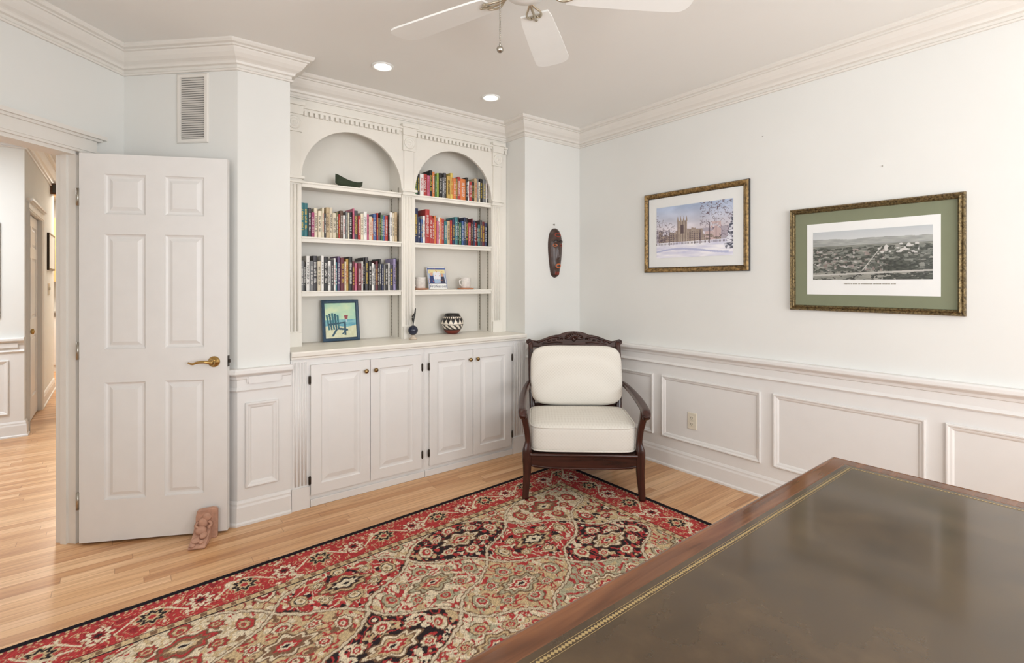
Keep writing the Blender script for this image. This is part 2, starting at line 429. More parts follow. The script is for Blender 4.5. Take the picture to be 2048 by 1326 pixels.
for z in (.22,1.0,1.80):
    MB().lathe([(.007,-.045),(.007,.045)],10,(0,0,0),Md@Matrix.Translation((-.006,z,.0))@Matrix.Rotation(R(-90),4,'X')).build('hinge','steel',d)
# air vent
mv=FM((B[0]-.37*q+.0,B[1]+.37*q,2.160),(q,-q,0),(-q,-q,0))
v=thing('air_vent','tall white louvred return air vent above the open door','vent',tuple(mv.translation))
MB().loops(mv,0,.195,0,.395,[(0,0),(0,.006),(.006,.010),(.022,.010),(.024,.002),(.024,0)]).build('vent_frame','trim',v)
mb=MB()
for k in range(27):
    z=.027+k*.0128; mb.add([(.024,z,.002),(.171,z,.002),(.171,z+.006,.009),(.024,z+.006,.009),(.024,z+.0045,.009),(.171,z+.0045,.009)],[(0,1,2,3),(3,2,5,4)],mv)
mb.build('louvre_slats','trim',v); MB().box(.02,.175,.02,.375,.0005,.0015,mv).build('vent_backing','ventgrey',v)
# outlet
mo=FM((XR-.004,2.11,.318),(0,-1,0),(-1,0,0)); o=thing('wall_outlet','almond electrical outlet plate inside a wainscot panel','outlet',tuple(mo.translation))
MB().loops(mo,0,.072,0,.118,[(0,0),(0,.004),(.004,.006)],True).build('cover_plate','plate',o)
for z in (.022,.066):
    rc=MB().box(.02,.052,z,z+.03,.006,.008,mo).build('receptacle','plate',o,bevel=.003)
    MB().box(.028,.031,z+.012,z+.022,.008,.0085,mo).box(.041,.044,z+.012,z+.022,.008,.0085,mo).box(.034,.038,z+.004,z+.009,.008,.0085,mo).build('slots','slot',rc)
# ------------------------------------------------------------------ hall and kitchen beyond the door
HY=6.25; HX=-.66
struct(MB().box(-4,HX,HY,HY+.12,0,CEIL).build('wall_hall','wall'),'pale hall wall facing the doorway')
dY0,dY1=6.44,7.40
mb=MB().box(HX-.1,HX,HY+.12,dY0,0,CEIL).box(HX-.1,HX,dY0,dY1,2.04,CEIL).box(HX-.1,HX,dY1,8.84,0,CEIL).box(HX-1.5,HX-.1,8.74,8.84,0,CEIL)
struct(mb.build('wall_passage','wall'),'passage wall running toward the kitchen')
struct(MB().box(-4,.9,11.1,11.3,0,CEIL).build('wall_kitchen','wall'))
struct(MB().box(.8,.9,3.9,11.1,0,CEIL).build('wall_hall_right','wall'))
struct(MB().box(-4,-3.9,2.6,11.1,0,CEIL).build('wall_hall_left','wall'))
struct(MB().box(-4,XL-.1,2.5,2.6,0,CEIL).build('wall_hall_front','wall'))
hp=[(-3.9,HY),(HX,HY),(HX,dY0-.09)]
hp2=[(HX,dY1+.09),(HX,8.84)]
struct(MB().sweep([(-3.9,HY),(HX,HY),(HX,8.84)],crown).build('trim_6','wains'),'white crown moulding in the hall')
struct(MB().sweep(hp,base).sweep(hp2,base).build('baseboard_hall','wains'))
mb=MB().sweep(hp[:2],rail).sweep(hp[:2],lining); mh=FM((0,HY-.004,0),(1,0,0),(0,-1,0)); mb.loops(mh,-1.5,-.76,.205,.685,panelp)
mb.box(-.95,-.70,HY-.028,HY-.008,.795,.835)
struct(mb.build('trim_7','wains'),'white wainscot panel on the hall wall')
mpd=FM((HX,dY1,0),(0,-1,0),(1,0,0))
struct(casing(mpd,dY1-dY0,2.03,.07).build('trim_8','trim'))
d2=thing('door_2','closed white six panel door in the passage','door',(HX,dY1,0),structure=True)
m2=FM((HX-.02,dY1,.01),(0,-1,0),(1,0,0)); w2=dY1-dY0
MB().panelled(m2,w2,2.02,six(w2,2.02),dprof).build('door_slab','door',d2)
MB().lathe([(.026,0),(.026,.004),(.01,.01),(.01,.03),(.026,.042),(.026,.055),(.0,.065)],16,(0,0,0),m2@Matrix.Translation((w2-.07,.9,0))).build('door_knob','brass',d2)
t=thing('picture_frame','dark framed picture on the hall wall, at the photo\'s left edge','picture',(-1.34,HY,1.06))
mh2=FM((-1.345,HY,1.06),(1,0,0),(0,-1,0))
MB().loops(mh2,0,.53,0,.835,[(0,0),(0,.014),(.008,.016),(.018,.012),(.020,.008)]).build('frame','iron',t)
MB().box(.018,.512,.018,.817,.003,.008,mh2).build('mat_board','matwhite',t)
mps=FM((HX,8.72,1.52),(0,-1,0),(1,0,0))
t=thing('picture_frame','narrow dark framed picture on the passage wall beyond the panelled door','picture',(HX,8.72,1.52))
MB().loops(mps,0,.66,0,.44,[(0,0),(0,.022),(.02,.022),(.02,.01)]).build('frame','iron',t)
MB().box(.018,.642,.018,.422,.003,.020,mps).build('mat_board','matwhite',t)
t=thing('wall_speaker','small brown box mounted high on the passage wall','speaker',(HX,8.5,2.45))
MB().box(HX,HX+.10,8.42,8.60,2.46,2.60).build('housing','deskwood',t,bevel=.006); MB().box(HX+.02,HX+.08,8.415,8.42,2.48,2.58).build('grille','slot',t)
t=thing('light_switch','light switch plate on the passage wall below the narrow picture','switch',(HX,8.2,1.25))
MB().box(HX,HX+.006,8.14,8.32,1.22,1.36).build('cover_plate','bracket',t,bevel=.003)
for yy in (8.18,8.26): MB().box(HX+.006,HX+.015,yy,yy+.02,1.28,1.31).build('toggle','plate',t)
M['maple']=wood('maple_cabinet',(196,156,106),(214,176,126),.35,2,1)
M['counter']=mat('grey_stone_top',(120,112,104),.25,var=.25,scale=60)
M['tile']=mat('white_tile',(232,230,224),.25)
t=thing('kitchen_wall_cabinet','maple kitchen wall cabinet glimpsed through the doorway','cabinet',(-.8,11.0,1.38))
MB().box(-2.2,.2,10.78,11.08,1.38,2.40).build('carcass','maple',t)
for k in range(6):
    x=-2.2+k*.4; dd=MB(); dd.panelled(FM((x+.004,10.765,1.385),(1,0,0),(0,-1,0)),.392,1.01,[(.06,.332,.06,.95)],dprof); dd.box(x+.004,x+.396,10.766,10.78,1.385,2.395); dd.build('cabinet_door','maple',t)
t=thing('kitchen_base_cabinet','white kitchen base cabinet glimpsed through the doorway','cabinet',(-.8,10.8,0))
MB().box(-2.2,.2,10.52,11.05,0,.87).build('carcass','wains',t)
for k in range(6):
    x=-2.2+k*.4; dd=MB(); dd.panelled(FM((x+.004,10.505,.1),(1,0,0),(0,-1,0)),.392,.74,[(.06,.332,.06,.68)],dprof); dd.box(x+.004,x+.396,10.506,10.52,.1,.84); dd.build('cabinet_door','wains',t)
tag(MB().box(-2.22,.22,10.48,11.09,.87,.91).build('kitchen_worktop','counter',bevel=.003),'grey kitchen worktop on the white base cabinet','worktop')
tag(MB().box(-2.2,.2,11.07,11.085,.9101,1.379).build('tile_backsplash','tile'),'white tile backsplash above the kitchen worktop','backsplash')
# ------------------------------------------------------------------ lower cabinets
def fluted(mb,x0,x1,y,z0,z1,n=4,pr=.008):
    w=(x1-x0); mb.box(x0,x1,y-pr*.5,y+.0,z0,z1)
    s=w/(2*n+1)
    for k in range(n): mb.tube([(x0+s*(2*k+1.5),y-pr*.5,z0+.01),(x0+s*(2*k+1.5),y-pr*.5,z1-.01)],(s*.55,pr*.6),8,ref=(0,1,0))
cab=[(.812,1.702,.925,1.298,1.303,1.672),(1.704,2.618,1.737,2.100,2.105,2.467)]
cprof=[(0,0),(.006,-.008),(.012,-.009),(.018,-.009),(.045,-.001),(.05,-.001)]
for ci,(x0,x1,a0,a1,b0,b1) in enumerate(cab):
    t=thing('base_cabinet',['white two door base cabinet with a fluted stile by the panelled door wall','white two door base cabinet immediately beside the armchair'][ci],'cabinet',((x0+x1)/2,YB,0),group='white base cabinets under the bookcase')
    FY=YB+.0
    mb=MB(); mb.box(x0,x1,FY,3.69,.0,.07).box(x0,x1,FY,FY+.02,.86,.904).box(x0,a0+.012,FY,FY+.02,.07,.86).box(b1-.012,x1,FY,FY+.02,.07,.86)
    mb.box(a1-.02,b0+.02,FY,FY+.02,.07,.86).box(x0,x1,3.66,3.69,.07,.904).box(x0,x0+.018,FY+.02,3.66,.07,.904).box(x1-.018,x1,FY+.02,3.66,.07,.904)
    mb.build('carcass','wains',t)
    st=MB()
    if ci==0: fluted(st,x0+.012,a0-.012,FY,.13,.895); st.box(x0+.004,a0-.006,FY-.014,FY,.0,.13)
    else: fluted(st,b1+.03,x1-.012,FY,.13,.895); st.box(b1+.022,x1-.004,FY-.014,FY,.0,.13)
    st.build('fluted_stile','wains',t)
    MB().box((a0 if ci==0 else x0),(x1 if ci==0 else b1+.02),FY-.012,FY,.0,.045).build('toe_board','wains',t,bevel=.004)
    for (u0,u1,hs) in ((a0,a1,0),(b0,b1,1)):
        w=u1-u0; Mx=FM((u0,FY-.019,.075),(1,0,0),(0,-1,0)); hh=.79
        dd=MB(); dd.panelled(Mx,w,hh,[(.062,w-.062,.062,hh-.062)],cprof)
        for aa in ([(0,0,0),(0,hh,0),(0,hh,-.018),(0,0,-.018)],[(w,0,0),(w,hh,0),(w,hh,-.018),(w,0,-.018)],[(0,hh,0),(w,hh,0),(w,hh,-.018),(0,hh,-.018)],[(0,0,0),(w,0,0),(w,0,-.018),(0,0,-.018)],[(0,0,-.018),(w,0,-.018),(w,hh,-.018),(0,hh,-.018)]): dd.add(aa,[(0,1,2,3)],Mx)
        do=dd.build('cabinet_door','wains',t)
        kx=w-.03 if hs==0 else .03
        MB().lathe([(.007,0),(.006,.01),(.013,.016),(.015,.022),(.011,.029),(0,.031)],16,(0,0,0),Mx@Matrix.Translation((kx,hh-.07,0))).build('knob','knob',do)
        for z in (.09,hh-.09):
            hxx=-.006 if hs==0 else w+.006
            hm=MB().lathe([(.004,-.028),(.004,.028)],8,(0,0,0),Mx@Matrix.Translation((hxx,z,.0))@Matrix.Rotation(R(-90),4,'X')); hm.box(hxx-.007,hxx+.007,z-.022,z+.022,-.004,.0012,Mx); hm.build('hinge','iron',do)
CT=.953
tag(MB().prism([(3.182,.906),(3.182,.920),(3.168,.924),(3.166,.948),(3.172,CT),(3.69,CT),(3.69,.906)],.812,2.618,'yz').build('countertop','case',bevel=.003),'long cream wooden counter ledge across both base cabinets','counter')
# ------------------------------------------------------------------ bookcase
bc=thing('bookcase','cream built-in bookcase with two arched bays','bookcase',(1.715,3.6,CT))
BAY=[(.944,1.650),(1.760,2.464)]; BACK=3.66; SPR=2.054; TOPZ=2.565
mb=MB()
for a,b in ((.812,.944),(1.650,1.760),(2.464,2.618)): mb.box(a,b,YN,YN+.02,CT,TOPZ)
for a,b in BAY:
    r=(b-a)/2; cx=(a+b)/2; n=32
    vs=[]
    for i in range(n+1):
        th=math.pi*i/n; x=cx-r*math.cos(th); z=SPR+r*math.sin(th)
        vs+=[(x,YN,z),(x,YN,TOPZ),(x,YN+.02,z),(x,YN+.02,TOPZ)]
    fs=[]
    for i in range(n):
        o=4*i; fs+=[(o,o+4,o+5,o+1),(o+2,o+3,o+7,o+6),(o,o+2,o+6,o+4)]
    mb.add(vs,fs)
mb.build('face_frame','case',bc)
mb=MB()
for x0,x1 in ((.924,.944),(1.650,1.670),(1.740,1.760),(2.464,2.484)): mb.box(x0,x1,YN+.02,BACK,CT,TOPZ)
mb.box(.924,1.67,YN+.02,BACK,2.46,2.48).box(1.74,2.484,YN+.02,BACK,2.46,2.48)
mb.build('side_panels','case',bc)
MB().box(.82,2.61,BACK,BACK+.015,CT,TOPZ).build('back_panel','case',bc)
SH=[2.03,1.669,1.312]
for a,b in BAY:
    for z in SH:
        m=MB(); m.box(a+.001,b-.001,YN+.022,BACK,z-.022,z); m.box(a+.001,b-.001,YN+.004,YN+.022,z-.036,z); m.box(a+.001,b-.001,YN-.002,YN+.006,z-.012,z)
        m.build('shelf','case',bc,bevel=.003)
for x in (1.6485,2.4625,.9455,1.7615):
    for y in (YN+.05,BACK-.04):
        m=MB(); m.box(x-.0012,x+.0012,y-.009,y+.009,CT+.01,SPR+.02); st=m.build('shelf_standard','steel',bc)
        s2=MB()
        for k in range(42): s2.box(x-.0018,x+.0018,y-.003,y+.003,CT+.03+k*.025,CT+.037+k*.025)
        s2.build('slots','slot',st)
for (a,b) in ((.850,.938),(1.662,1.748),(2.472,2.560)):
    m=MB(); fluted(m,a+.004,b-.004,YN,CT+.09,SPR-.04,3,.014); m.box(a-.004,b+.004,YN-.018,YN,CT,CT+.09); m.build('pilaster','case',bc)
    m=MB(); m.box(a-.012,b+.012,YN-.022,YN,SPR-.04,SPR-.026).box(a-.018,b+.018,YN-.03,YN,SPR-.014,SPR+.004).box(a-.006,b+.006,YN-.016,YN,SPR-.028,SPR-.012).box(a+.004,b-.004,YN-.010,YN,SPR+.004,2.345).build('capital','case',bc,bevel=.002)
    cx=(a+b)/2; m=MB(); m.box(cx-.05,cx+.05,YN-.018,YN,2.345,2.455)
    m.lathe([(.042,.0),(.042,.006),(.038,.008),(.034,.004),(.028,.003),(.026,.007),(.020,.008),(.016,.004),(.012,.004),(.008,.009),(0,.010)],24,(0,0,0),FM((cx,YN-.018,2.40),(1,0,0),(0,-1,0)))
    m.build('rosette','case',bc)
    MB().box(cx-.055,cx+.055,YN-.03,YN,2.455,2.51).box(cx-.065,cx+.065,YN-.042,YN,2.51,2.535).build('pilaster_head','case',bc,bevel=.002)
m=MB().box(.812,2.618,YN-.012,YN,2.482,2.50).box(.812,2.618,YN-.026,YN,2.50,2.514)
x=.83
while x<2.61:
    if not any(abs(x-cc)<.06 for cc in (.894,1.705,2.516)): m.box(x-.010,x+.010,YN-.022,YN,2.455,2.484)
    x+=.034
m.build('dentil_moulding','case',bc)
# ------------------------------------------------------------------ books
COL=dict(teal=(40,120,130),black=(30,28,30),grey=(120,122,124),purple=(92,62,110),pink=(206,96,130),cream=(232,220,190),tan=(196,168,124),beige=(214,200,172),olive=(122,116,72),red=(190,44,40),brown=(98,66,46),white=(232,230,226),blue=(60,96,160),yellow=(228,196,80),orange=(226,118,48),green=(64,120,74),navy=(36,46,86),maroon=(110,32,44),magenta=(170,48,108),lavender=(150,136,186),gold=(200,160,70),lime=(150,180,70),charcoal=(66,64,68))
def mute(c,k=.2):
    g_=sum(c)/3; return tuple(x*(1-k)+g_*k for x in c)
BM={k:mat('book_cloth_'+k,mute(v_),.45,var=.1,scale=30) for k,v_ in COL.items()}
ORD='first second third fourth fifth sixth seventh eighth ninth tenth eleventh twelfth thirteenth fourteenth fifteenth sixteenth seventeenth eighteenth nineteenth twentieth'.split()
TEN={20:'twenty',30:'thirty',40:'forty'}; TENO={20:'twentieth',30:'thirtieth',40:'fortieth'}
def ordw(n):
    if n<=20: return ORD[n-1]
    t_=n//10*10
    return TENO[t_] if n%10==0 else TEN[t_]+'-'+ORD[n%10-1]
titles=[]
for vv in range(8):
    rr=random.Random(vv); m=MB(); z=.10
    while z<.90:
        if rr.random()<.16: z+=.04; continue
        w=.032
        kind=rr.randint(0,3)
        segs=[[(-.5,.5,0,.3),(-.5,-.2,0,1)],[(-.5,.5,0,.3),(-.5,.5,.7,1)],[(-.1,.2,0,1),(-.5,.5,.7,1)],[(-.5,.5,0,.28),(.2,.5,0,1),(-.5,-.2,.3,1)]][kind]
        for a,b,c_,d_ in segs: m.add([(a,0,z+c_*w),(b,0,z+c_*w),(b,0,z+d_*w),(a,0,z+d_*w)],[(0,1,2,3)])
        z+=w*1.35
    me=bpy.data.meshes.new('title'); me.from_pydata(m.v,[],m.f); titles.append(me)
tcol={k:mat('title_ink_'+k,COL[k],.5) for k in ('white','yellow','black','red')}
def book(x0,th,h,dp,y,z,col,label,group,lean=0):
    t=thing('book',label,'book',(x0+th/2,y,z),group=group)
    hw=th/2-.0004; n=6
    outer=[(-hw,dp),( -hw,.004)]+[(-hw*math.cos(math.pi*i/n),.004-.004*math.sin(math.pi*i/n)) for i in range(1,n)]+[(hw,.004),(hw,dp)]
    bt=min(.0025,hw*.3)
    inner=[(hw-bt,dp),(hw-bt,.006),(-hw+bt,.006),(-hw+bt,dp)]
    MB().prism(outer+inner,0,h,'xy').build('cover',BM[col],t,local=True)
    MB().box(-hw+bt,hw-bt,.006,dp-.006,.003,h-.003).build('page_block','pages',t,local=True)
    dark=sum(COL[col])<430
    me=random.choice(titles).copy(); me.materials.append(tcol[random.choice(['white','white','yellow'] if dark else ['black','black','red'])])
    o=bpy.data.objects.new('title',me); C.objects.link(o); o.parent=t; o.location=(0,-.0014,h*.12); o.scale=(hw*1.0,1,h*.78)
    if lean: t.rotation_euler=(0,lean,0)
    return t
rows=[
 (0,1.669,'teal teal charcoal magenta cream cream cream charcoal tan beige beige olive red brown white grey cream black pink charcoal red cream white pink beige orange blue red grey black green blue red black white beige tan'.split(),.165,.218,'on the shelf directly below the green bowl','books on the shelf below the green bowl'),
 (0,1.312,'grey black white grey charcoal beige white black white charcoal white teal purple maroon cream gold black maroon pink maroon white black charcoal black white grey maroon black black navy grey black white charcoal lavender navy'.split(),.188,.236,'on the shelf above the framed beach painting','books on the shelf above the beach painting'),
 (1,2.03,'green black white red pink black orange green lime black grey charcoal gold yellow orange olive red orange black white red black tan grey cream black grey white'.split(),.165,.210,'inside the right arch of the bookcase','books under the right arch'),
 (1,1.669,'navy navy blue white red red red orange pink white orange red teal tan red navy teal black green blue navy black red black maroon navy red black teal charcoal maroon navy'.split(),.180,.236,'on the shelf above the painted tile','books on the shelf above the painted tile')]
for bi,z,cols,h0,h1,place,grp in rows:
    a,b=BAY[bi]; a+=.004; b-=.02
    th=[random.choice([.012,.015,.018,.022,.026]) for _ in cols]
    if bi==1 and z<1.7: th[0]=.038; th[4]=.036; th[5]=.026
    if z>2: th[17]=.04
    s=(b-a)/sum(th); x=a; hh=(h0+h1)/2
    for i,cn in enumerate(cols):
        hh=.5*hh+.5*random.uniform(h0,h1); hv=min(h1,max(h0,hh+random.uniform(-.026,.026)))
        if i<2 and bi==0 and z>1.5: hv=.224
        if bi==1 and z<1.7 and i in (0,4): hv=.262
        w=th[i]*s
        size='thick' if w>.028 else ('slim' if w<.016 else 'upright')
        book(x,w,hv,random.uniform(.13,.16),YN+random.uniform(.026,.04),z+.0005,cn,'%s %s book, %s from the left %s'%(size,cn,ordw(i+1),place),grp)
        x+=w
# ------------------------------------------------------------------ things on the shelves
M['greenglaze']=mat('dark_green_glaze',(60,70,54),.35,var=.2,scale=30)
n=24;mm=9
cxb,cyb=1.295,YN+.10
vs=[]; fs=[]
for side,off in ((0,0),(1,.005)):
    o=len(vs)
    for i in range(n+1):
        t_=-1+2*i/n; wd=.062*math.sqrt(max(0,1-abs(t_)**2.2))+.001; rim=.042+.020*abs(t_)**2+.016*(-t_)
        for j in range(mm):
            s_=-1+2*j/(mm-1)
            basez=.0+ .034*abs(t_)**2.5
            zz=basez+(rim-basez*.6)*abs(s_)**2.0+off
            vs.append((cxb+t_*.098,cyb+s_*wd,SH[0]+.001+zz))
    for i in range(n):
        for j in range(mm-1): a_=o+i*mm+j; fs.append((a_,a_+1,a_+mm+1,a_+mm))
tag(MB().add(vs,fs,None,True).build('bowl','greenglaze'),'dark green boat shaped bowl alone under the left arch','bowl')
# beach painting
def paint_beach(u,v):
    c=lerp((150,204,186),(216,232,190),fbm(u*3,v*5,3)*1.6-.3)
    c[v<.52]=lerp((66,138,168),(156,206,200),fbm(u*6,v*24,5))[v<.52]
    s=v<.34+.03*np.sin(u*7); c[s]=lerp((202,202,160),(228,228,198),fbm(u*14,v*14,7))[s]
    for k in range(5):
        x=.10+.075*k; c[inpoly(u,v,[(x,.24),(x+.055,.24),(x-.02+.055-.01*(4-k),.66+.05*math.sin(k*.8)),(x-.03-.01*(4-k),.66+.05*math.sin(k*.8))])]=(22,84,98) if k%2 else (34,106,116)
    for P in ([(.08,.36),(.66,.42),(.66,.46),(.08,.41)],[(.40,.24),(.72,.20),(.72,.25),(.40,.30)],[(.60,.08),(.66,.08),(.66,.44),(.60,.44)],[(.18,.05),(.25,.05),(.40,.26),(.34,.28)],[(.5,.10),(.55,.10),(.72,.24),(.67,.26)]): c[inpoly(u,v,P)]=(20,72,92)
    c[inpoly(u,v,[(.63,.53),(.72,.53),(.74,.64),(.61,.64)])]=(146,62,70); c[inpoly(u,v,[(.67,.45),(.685,.45),(.685,.53),(.67,.53)])]=(220,230,230)
    return c
lean=R(9)
p=thing('framed_painting','small blue framed beach chair painting leaning on the counter','painting',(1.125,3.585,CT))
wv=Vector((0,math.sin(lean),math.cos(lean))); hv=Vector((0,-math.cos(lean),math.sin(lean)))
Mp=FM((1.122,3.590,CT+.001),(1,0,0),hv,wv)
M['blueframe']=mat('blue_stained_frame',(50,76,98),.4,var=.2,scale=60)
MB().loops(Mp,0,.262,0,.29,[(0,0),(0,.022),(.006,.026),(.018,.022),(.022,.012)]).box(.004,.258,.004,.286,0,.008,Mp).build('frame','blueframe',p)
painted('canvas',p,Mp@Matrix.Translation((.02,.02,.0125)),.222,.25,paint_beach,.002)
# desk globe stand
M['globeblue']=mat('dark_blue_marble',(30,36,54),.12,var=.4,scale=40)
M['cream_stone']=mat('cream_swirl_stone',(206,190,170),.35,var=.2,scale=50)
g=thing('desk_globe','small dark blue ball on a pale stand with slender black sticks','ornament',(1.705,3.375,CT))
MB().lathe([(.028,0),(.030,.006),(.022,.012),(.014,.018),(.020,.026),(.012,.032)],20,(1.705,3.375,CT+.001)).build('base','cream_stone',g)
MB().ball((1.705,3.375,CT+.066),.036,n=20).build('ball','globeblue',g)
for dx,dz,bx in ((.014,.0,.03),(-.006,-.03,.018)):
    MB().tube(cat([(1.713,3.40,CT+.03),(1.722,3.405,CT+.11),(1.722+dx,3.405,CT+.19+dz),(1.735+bx*.2,3.405,CT+.225+dz)],5),interp([.005,.004,.006,.003],5),8).build('stick','black',g)
# pueblo pot
def potcol(th,z):
    c=np.zeros(th.shape+(3,)); c[...]=(232,222,206)
    k=th/(2*np.pi)
    blk=(30,26,26)
    a=np.abs(np.mod(k*14,1)-.5)*2
    c[(z>.74)]=blk; c[(z>.78)&(z<.86)&(np.mod(k*28,1)<.5)]=(232,222,206)
    c[(z<=.74)&(z>.5)&(a<(z-.5)/.24)]=blk
    c[(z<=.5)&(z>.46)]=blk
    st=np.mod(k*12+np.floor(z*18)*.25,1)
    c[(z<=.46)&(z>.24)&(st<.45)]=blk
    c[(z<=.24)&(z>.20)]=blk; c[z<=.20]=(126,58,44)
    return c
prof=[(.0,0),(.038,0),(.046,.004),(.062,.02),(.082,.05),(.092,.08),(.090,.105),(.078,.130),(.064,.146),(.058,.154),(.062,.162),(.056,.162),(.052,.152),(.06,.13),(.05,.02)]
pot=thing('pottery_jar','round black and white patterned pottery jar with brown base','pot',(2.150,3.56,CT))
zz=np.linspace(0,10,70); rr_=np.interp(zz,range(11),[p_[0] for p_ in prof[1:12]]); hh_=np.interp(zz,range(11),[p_[1] for p_ in prof[1:12]])
tt=np.linspace(0,2*np.pi,161); TT,ZI=np.meshgrid(tt,np.arange(70),indexing='ij')
po=gridmesh('body',tt,np.arange(70)*1.0,potcol(TT,hh_[ZI]/.162),M['vcol'],pot,Matrix.Identity(4))
co=np.stack([rr_[ZI]*np.cos(TT),rr_[ZI]*np.sin(TT),hh_[ZI]+.001],-1).reshape(-1,3).astype(np.float32); po.data.vertices.foreach_set('co',co.ravel()); po.data.polygons.foreach_set('use_smooth',[True]*len(po.data.polygons)); po.data.update()
MB().lathe([(.054,.160),(.05,.15),(.058,.12),(.05,.02),(0,.006)],32).build('inside','slot',pot,local=True)
# tile
def paint_tile(u,v):
    c=np.zeros(u.shape+(3,)); c[...]=(232,232,228)
    m_=(v>.26)&(u>.05)&(u<.95)&(v<.95); c[m_]=(170,196,222)
    c[m_&(v>.72)]=(238,226,170); c[m_&(np.abs(u-.5)<.18)&(v>.45)&(v<.8)]=(240,240,246)
    c[inpoly(u,v,[(.06,.26),(.34,.26),(.30,.62),(.12,.62)])]=(50,66,120); c[((u-.21)**2+(v-.68)**2)<.006]=(226,180,150)
    c[inpoly(u,v,[(.66,.26),(.94,.26),(.88,.58),(.72,.58)])]=(60,60,80); c[((u-.79)**2+(v-.64)**2)<.006]=(210,160,130)
    c[(np.abs(v-.93)<.03)|(np.abs(u-.5)>.47)]=(90,110,170)
    c[m_&(vn(u*22,v*22,4)>.86)]=(214,120,60); c[(v>.24)&(v<.28)]=(50,60,110)
    return c
tl=thing('painted_tile','square painted ceramic tile with a cursive caption on the shelf','tile',(2.03,3.57,SH[2]))
le=R(14); wv=Vector((0,math.sin(le),math.cos(le))); hv=Vector((0,-math.cos(le),math.sin(le)))
Mt=FM((1.945,3.575,SH[2]+.002),(1,-.08,0),hv,wv)
MB().box(0,.165,0,.185,-.006,.001,Mt).build('tile_body','tile',tl,bevel=.002)
painted('tile_picture',tl,Mt@Matrix.Translation((.003,.003,.0015)),.159,.179,paint_tile,.0018)
def text_mesh(s,size,Mx,m,parent,name='lettering'):
    cu=bpy.data.curves.new('t','FONT'); cu.body=s; cu.size=size; cu.align_x='CENTER'; cu.shear=.3; ob=bpy.data.objects.new('t',cu); C.objects.link(ob)
    dg=bpy.context.evaluated_depsgraph_get(); me=bpy.data.meshes.new_from_object(ob.evaluated_get(dg)); bpy.data.objects.remove(ob)
    me.transform(W[parent.name].inverted()@Mx); me.materials.append(m); o=bpy.data.objects.new(name,me); C.objects.link(o); o.parent=parent; W[o.name]=W[parent.name]; return o
M['navyink']=mat('navy_ink',(36,44,90),.5)
text_mesh('Professors',.034,Mt@Matrix.Translation((.0825,.014,.0025)),M['navyink'],tl)
M['whitestone']=mat('white_veined_stone',(228,224,218),.35,var=.12,scale=50)
M['saucer']=mat('terracotta_saucer',(196,130,90),.7,var=.1,scale=40)
for (x,y,lb) in ((1.845,3.535,'white stone cup on a terracotta saucer left of the painted tile'),(2.275,3.555,'white stone cup on a terracotta saucer right of the painted tile')):
    t=thing('stone_cup',lb,'cup',(x,y,SH[2]),group='pair of white stone cups on the shelf')
    MB().lathe([(0,0),(.06,0),(.07,.006),(.066,.010),(.05,.008),(0,.008)],28,(x,y,SH[2]+.001)).build('saucer','saucer',t)
    MB().lathe([(0,.009),(.034,.009),(.041,.016),(.043,.09),(.045,.096),(.040,.096),(.038,.03),(0,.028)],28,(x,y,SH[2]+.001)).build('cup_body','whitestone',t)
    MB().tube(cat([(x-.042,y-.005,SH[2]+.08),(x-.066,y-.012,SH[2]+.07),(x-.064,y-.012,SH[2]+.045),(x-.042,y-.005,SH[2]+.03)],5),.006,8).build('handle','whitestone',t)
# ------------------------------------------------------------------ mask
mk=thing('carved_mask','long dark carved wooden mask hanging on the short back wall','mask',(2.945,YB,1.41))
n,mm=48,28; vs=[];fs=[]; HM=.42
def msurf(x,t_):
    w=max(.004,.074*(max(0,1-(abs(t_-.62)/.385)**2.6))**.5 if t_>.62 else .074*(1-.5*((.62-t_)/.62)**1.6)*min(1,(t_/.06)**.5 if t_<.06 else 1))
    d_=.055*(w/.074)**.7*math.sqrt(max(0,1-(x/w)**2))
    return w,d_
def mfeat(x,t_):
    f_=.022*math.exp(-(x/.012)**2)*max(0,min(1,(t_-.36)/.04))*max(0,1-(t_-.36)/.34)
    f_+=.010*math.exp(-((t_-.73)/.03)**2)*math.exp(-((abs(x)-.028)/.022)**2)
    f_-=.010*math.exp(-((t_-.655)/.03)**2)*math.exp(-((abs(x)-.030)/.014)**2)
    f_+=.016*math.exp(-(((t_-.235)/.055)**2+(x/.026)**2))
    return f_
def mdep(x,z):
    t_=(z-1.41)/HM; return msurf(x,t_)[1]+mfeat(x,t_)
for i in range(n+1):
    t_=i/n; w=msurf(0,t_)[0]
    for j in range(mm+1):
        a=-math.pi/2+math.pi*j/mm
        x=w*math.sin(a); fade=min(1,(1-abs(math.sin(a)))/.12)
        vs.append((2.945+x,YB-(.055*(w/.074)**.7*math.cos(a)+mfeat(x,t_)*fade),1.41+t_*HM))
for i in range(n):
    for j in range(mm): a_=i*(mm+1)+j; fs.append((a_,a_+1,a_+mm+2,a_+mm+1))
MB().add(vs,fs,None,True).build('face',mat('dark_carved_wood',(62,44,38),.35,var=.4,scale=30),mk)
MB().box(2.925,2.965,YB-.02,YB+.002,1.50,1.76).build('back_plate','black',mk)
M['redpaint']=mat('red_brown_paint',(150,54,34),.5,var=.2); M['orangepaint']=mat('orange_paint',(206,110,60),.5)
def mline(pts,r,m,nm,more=None,lab=None,closed=False):
    b=MB()
    for P in [pts]+(more or []):
        b.tube([(2.945+x,YB-mdep(x,z),z) for x,z in P],r,6,ref=(0,1,0),closed=closed)
    o=b.build(nm,m,mk)
    if lab: o['label']=lab
def ell(cx,cz,rx,rz,k=20): return [(cx+rx*math.cos(2*math.pi*i/k),cz+rz*math.sin(2*math.pi*i/k)) for i in range(k)]
mline(ell(0,1.510,.024,.016),.005,'orangepaint','mouth',closed=True,lab='orange ringed mouth')
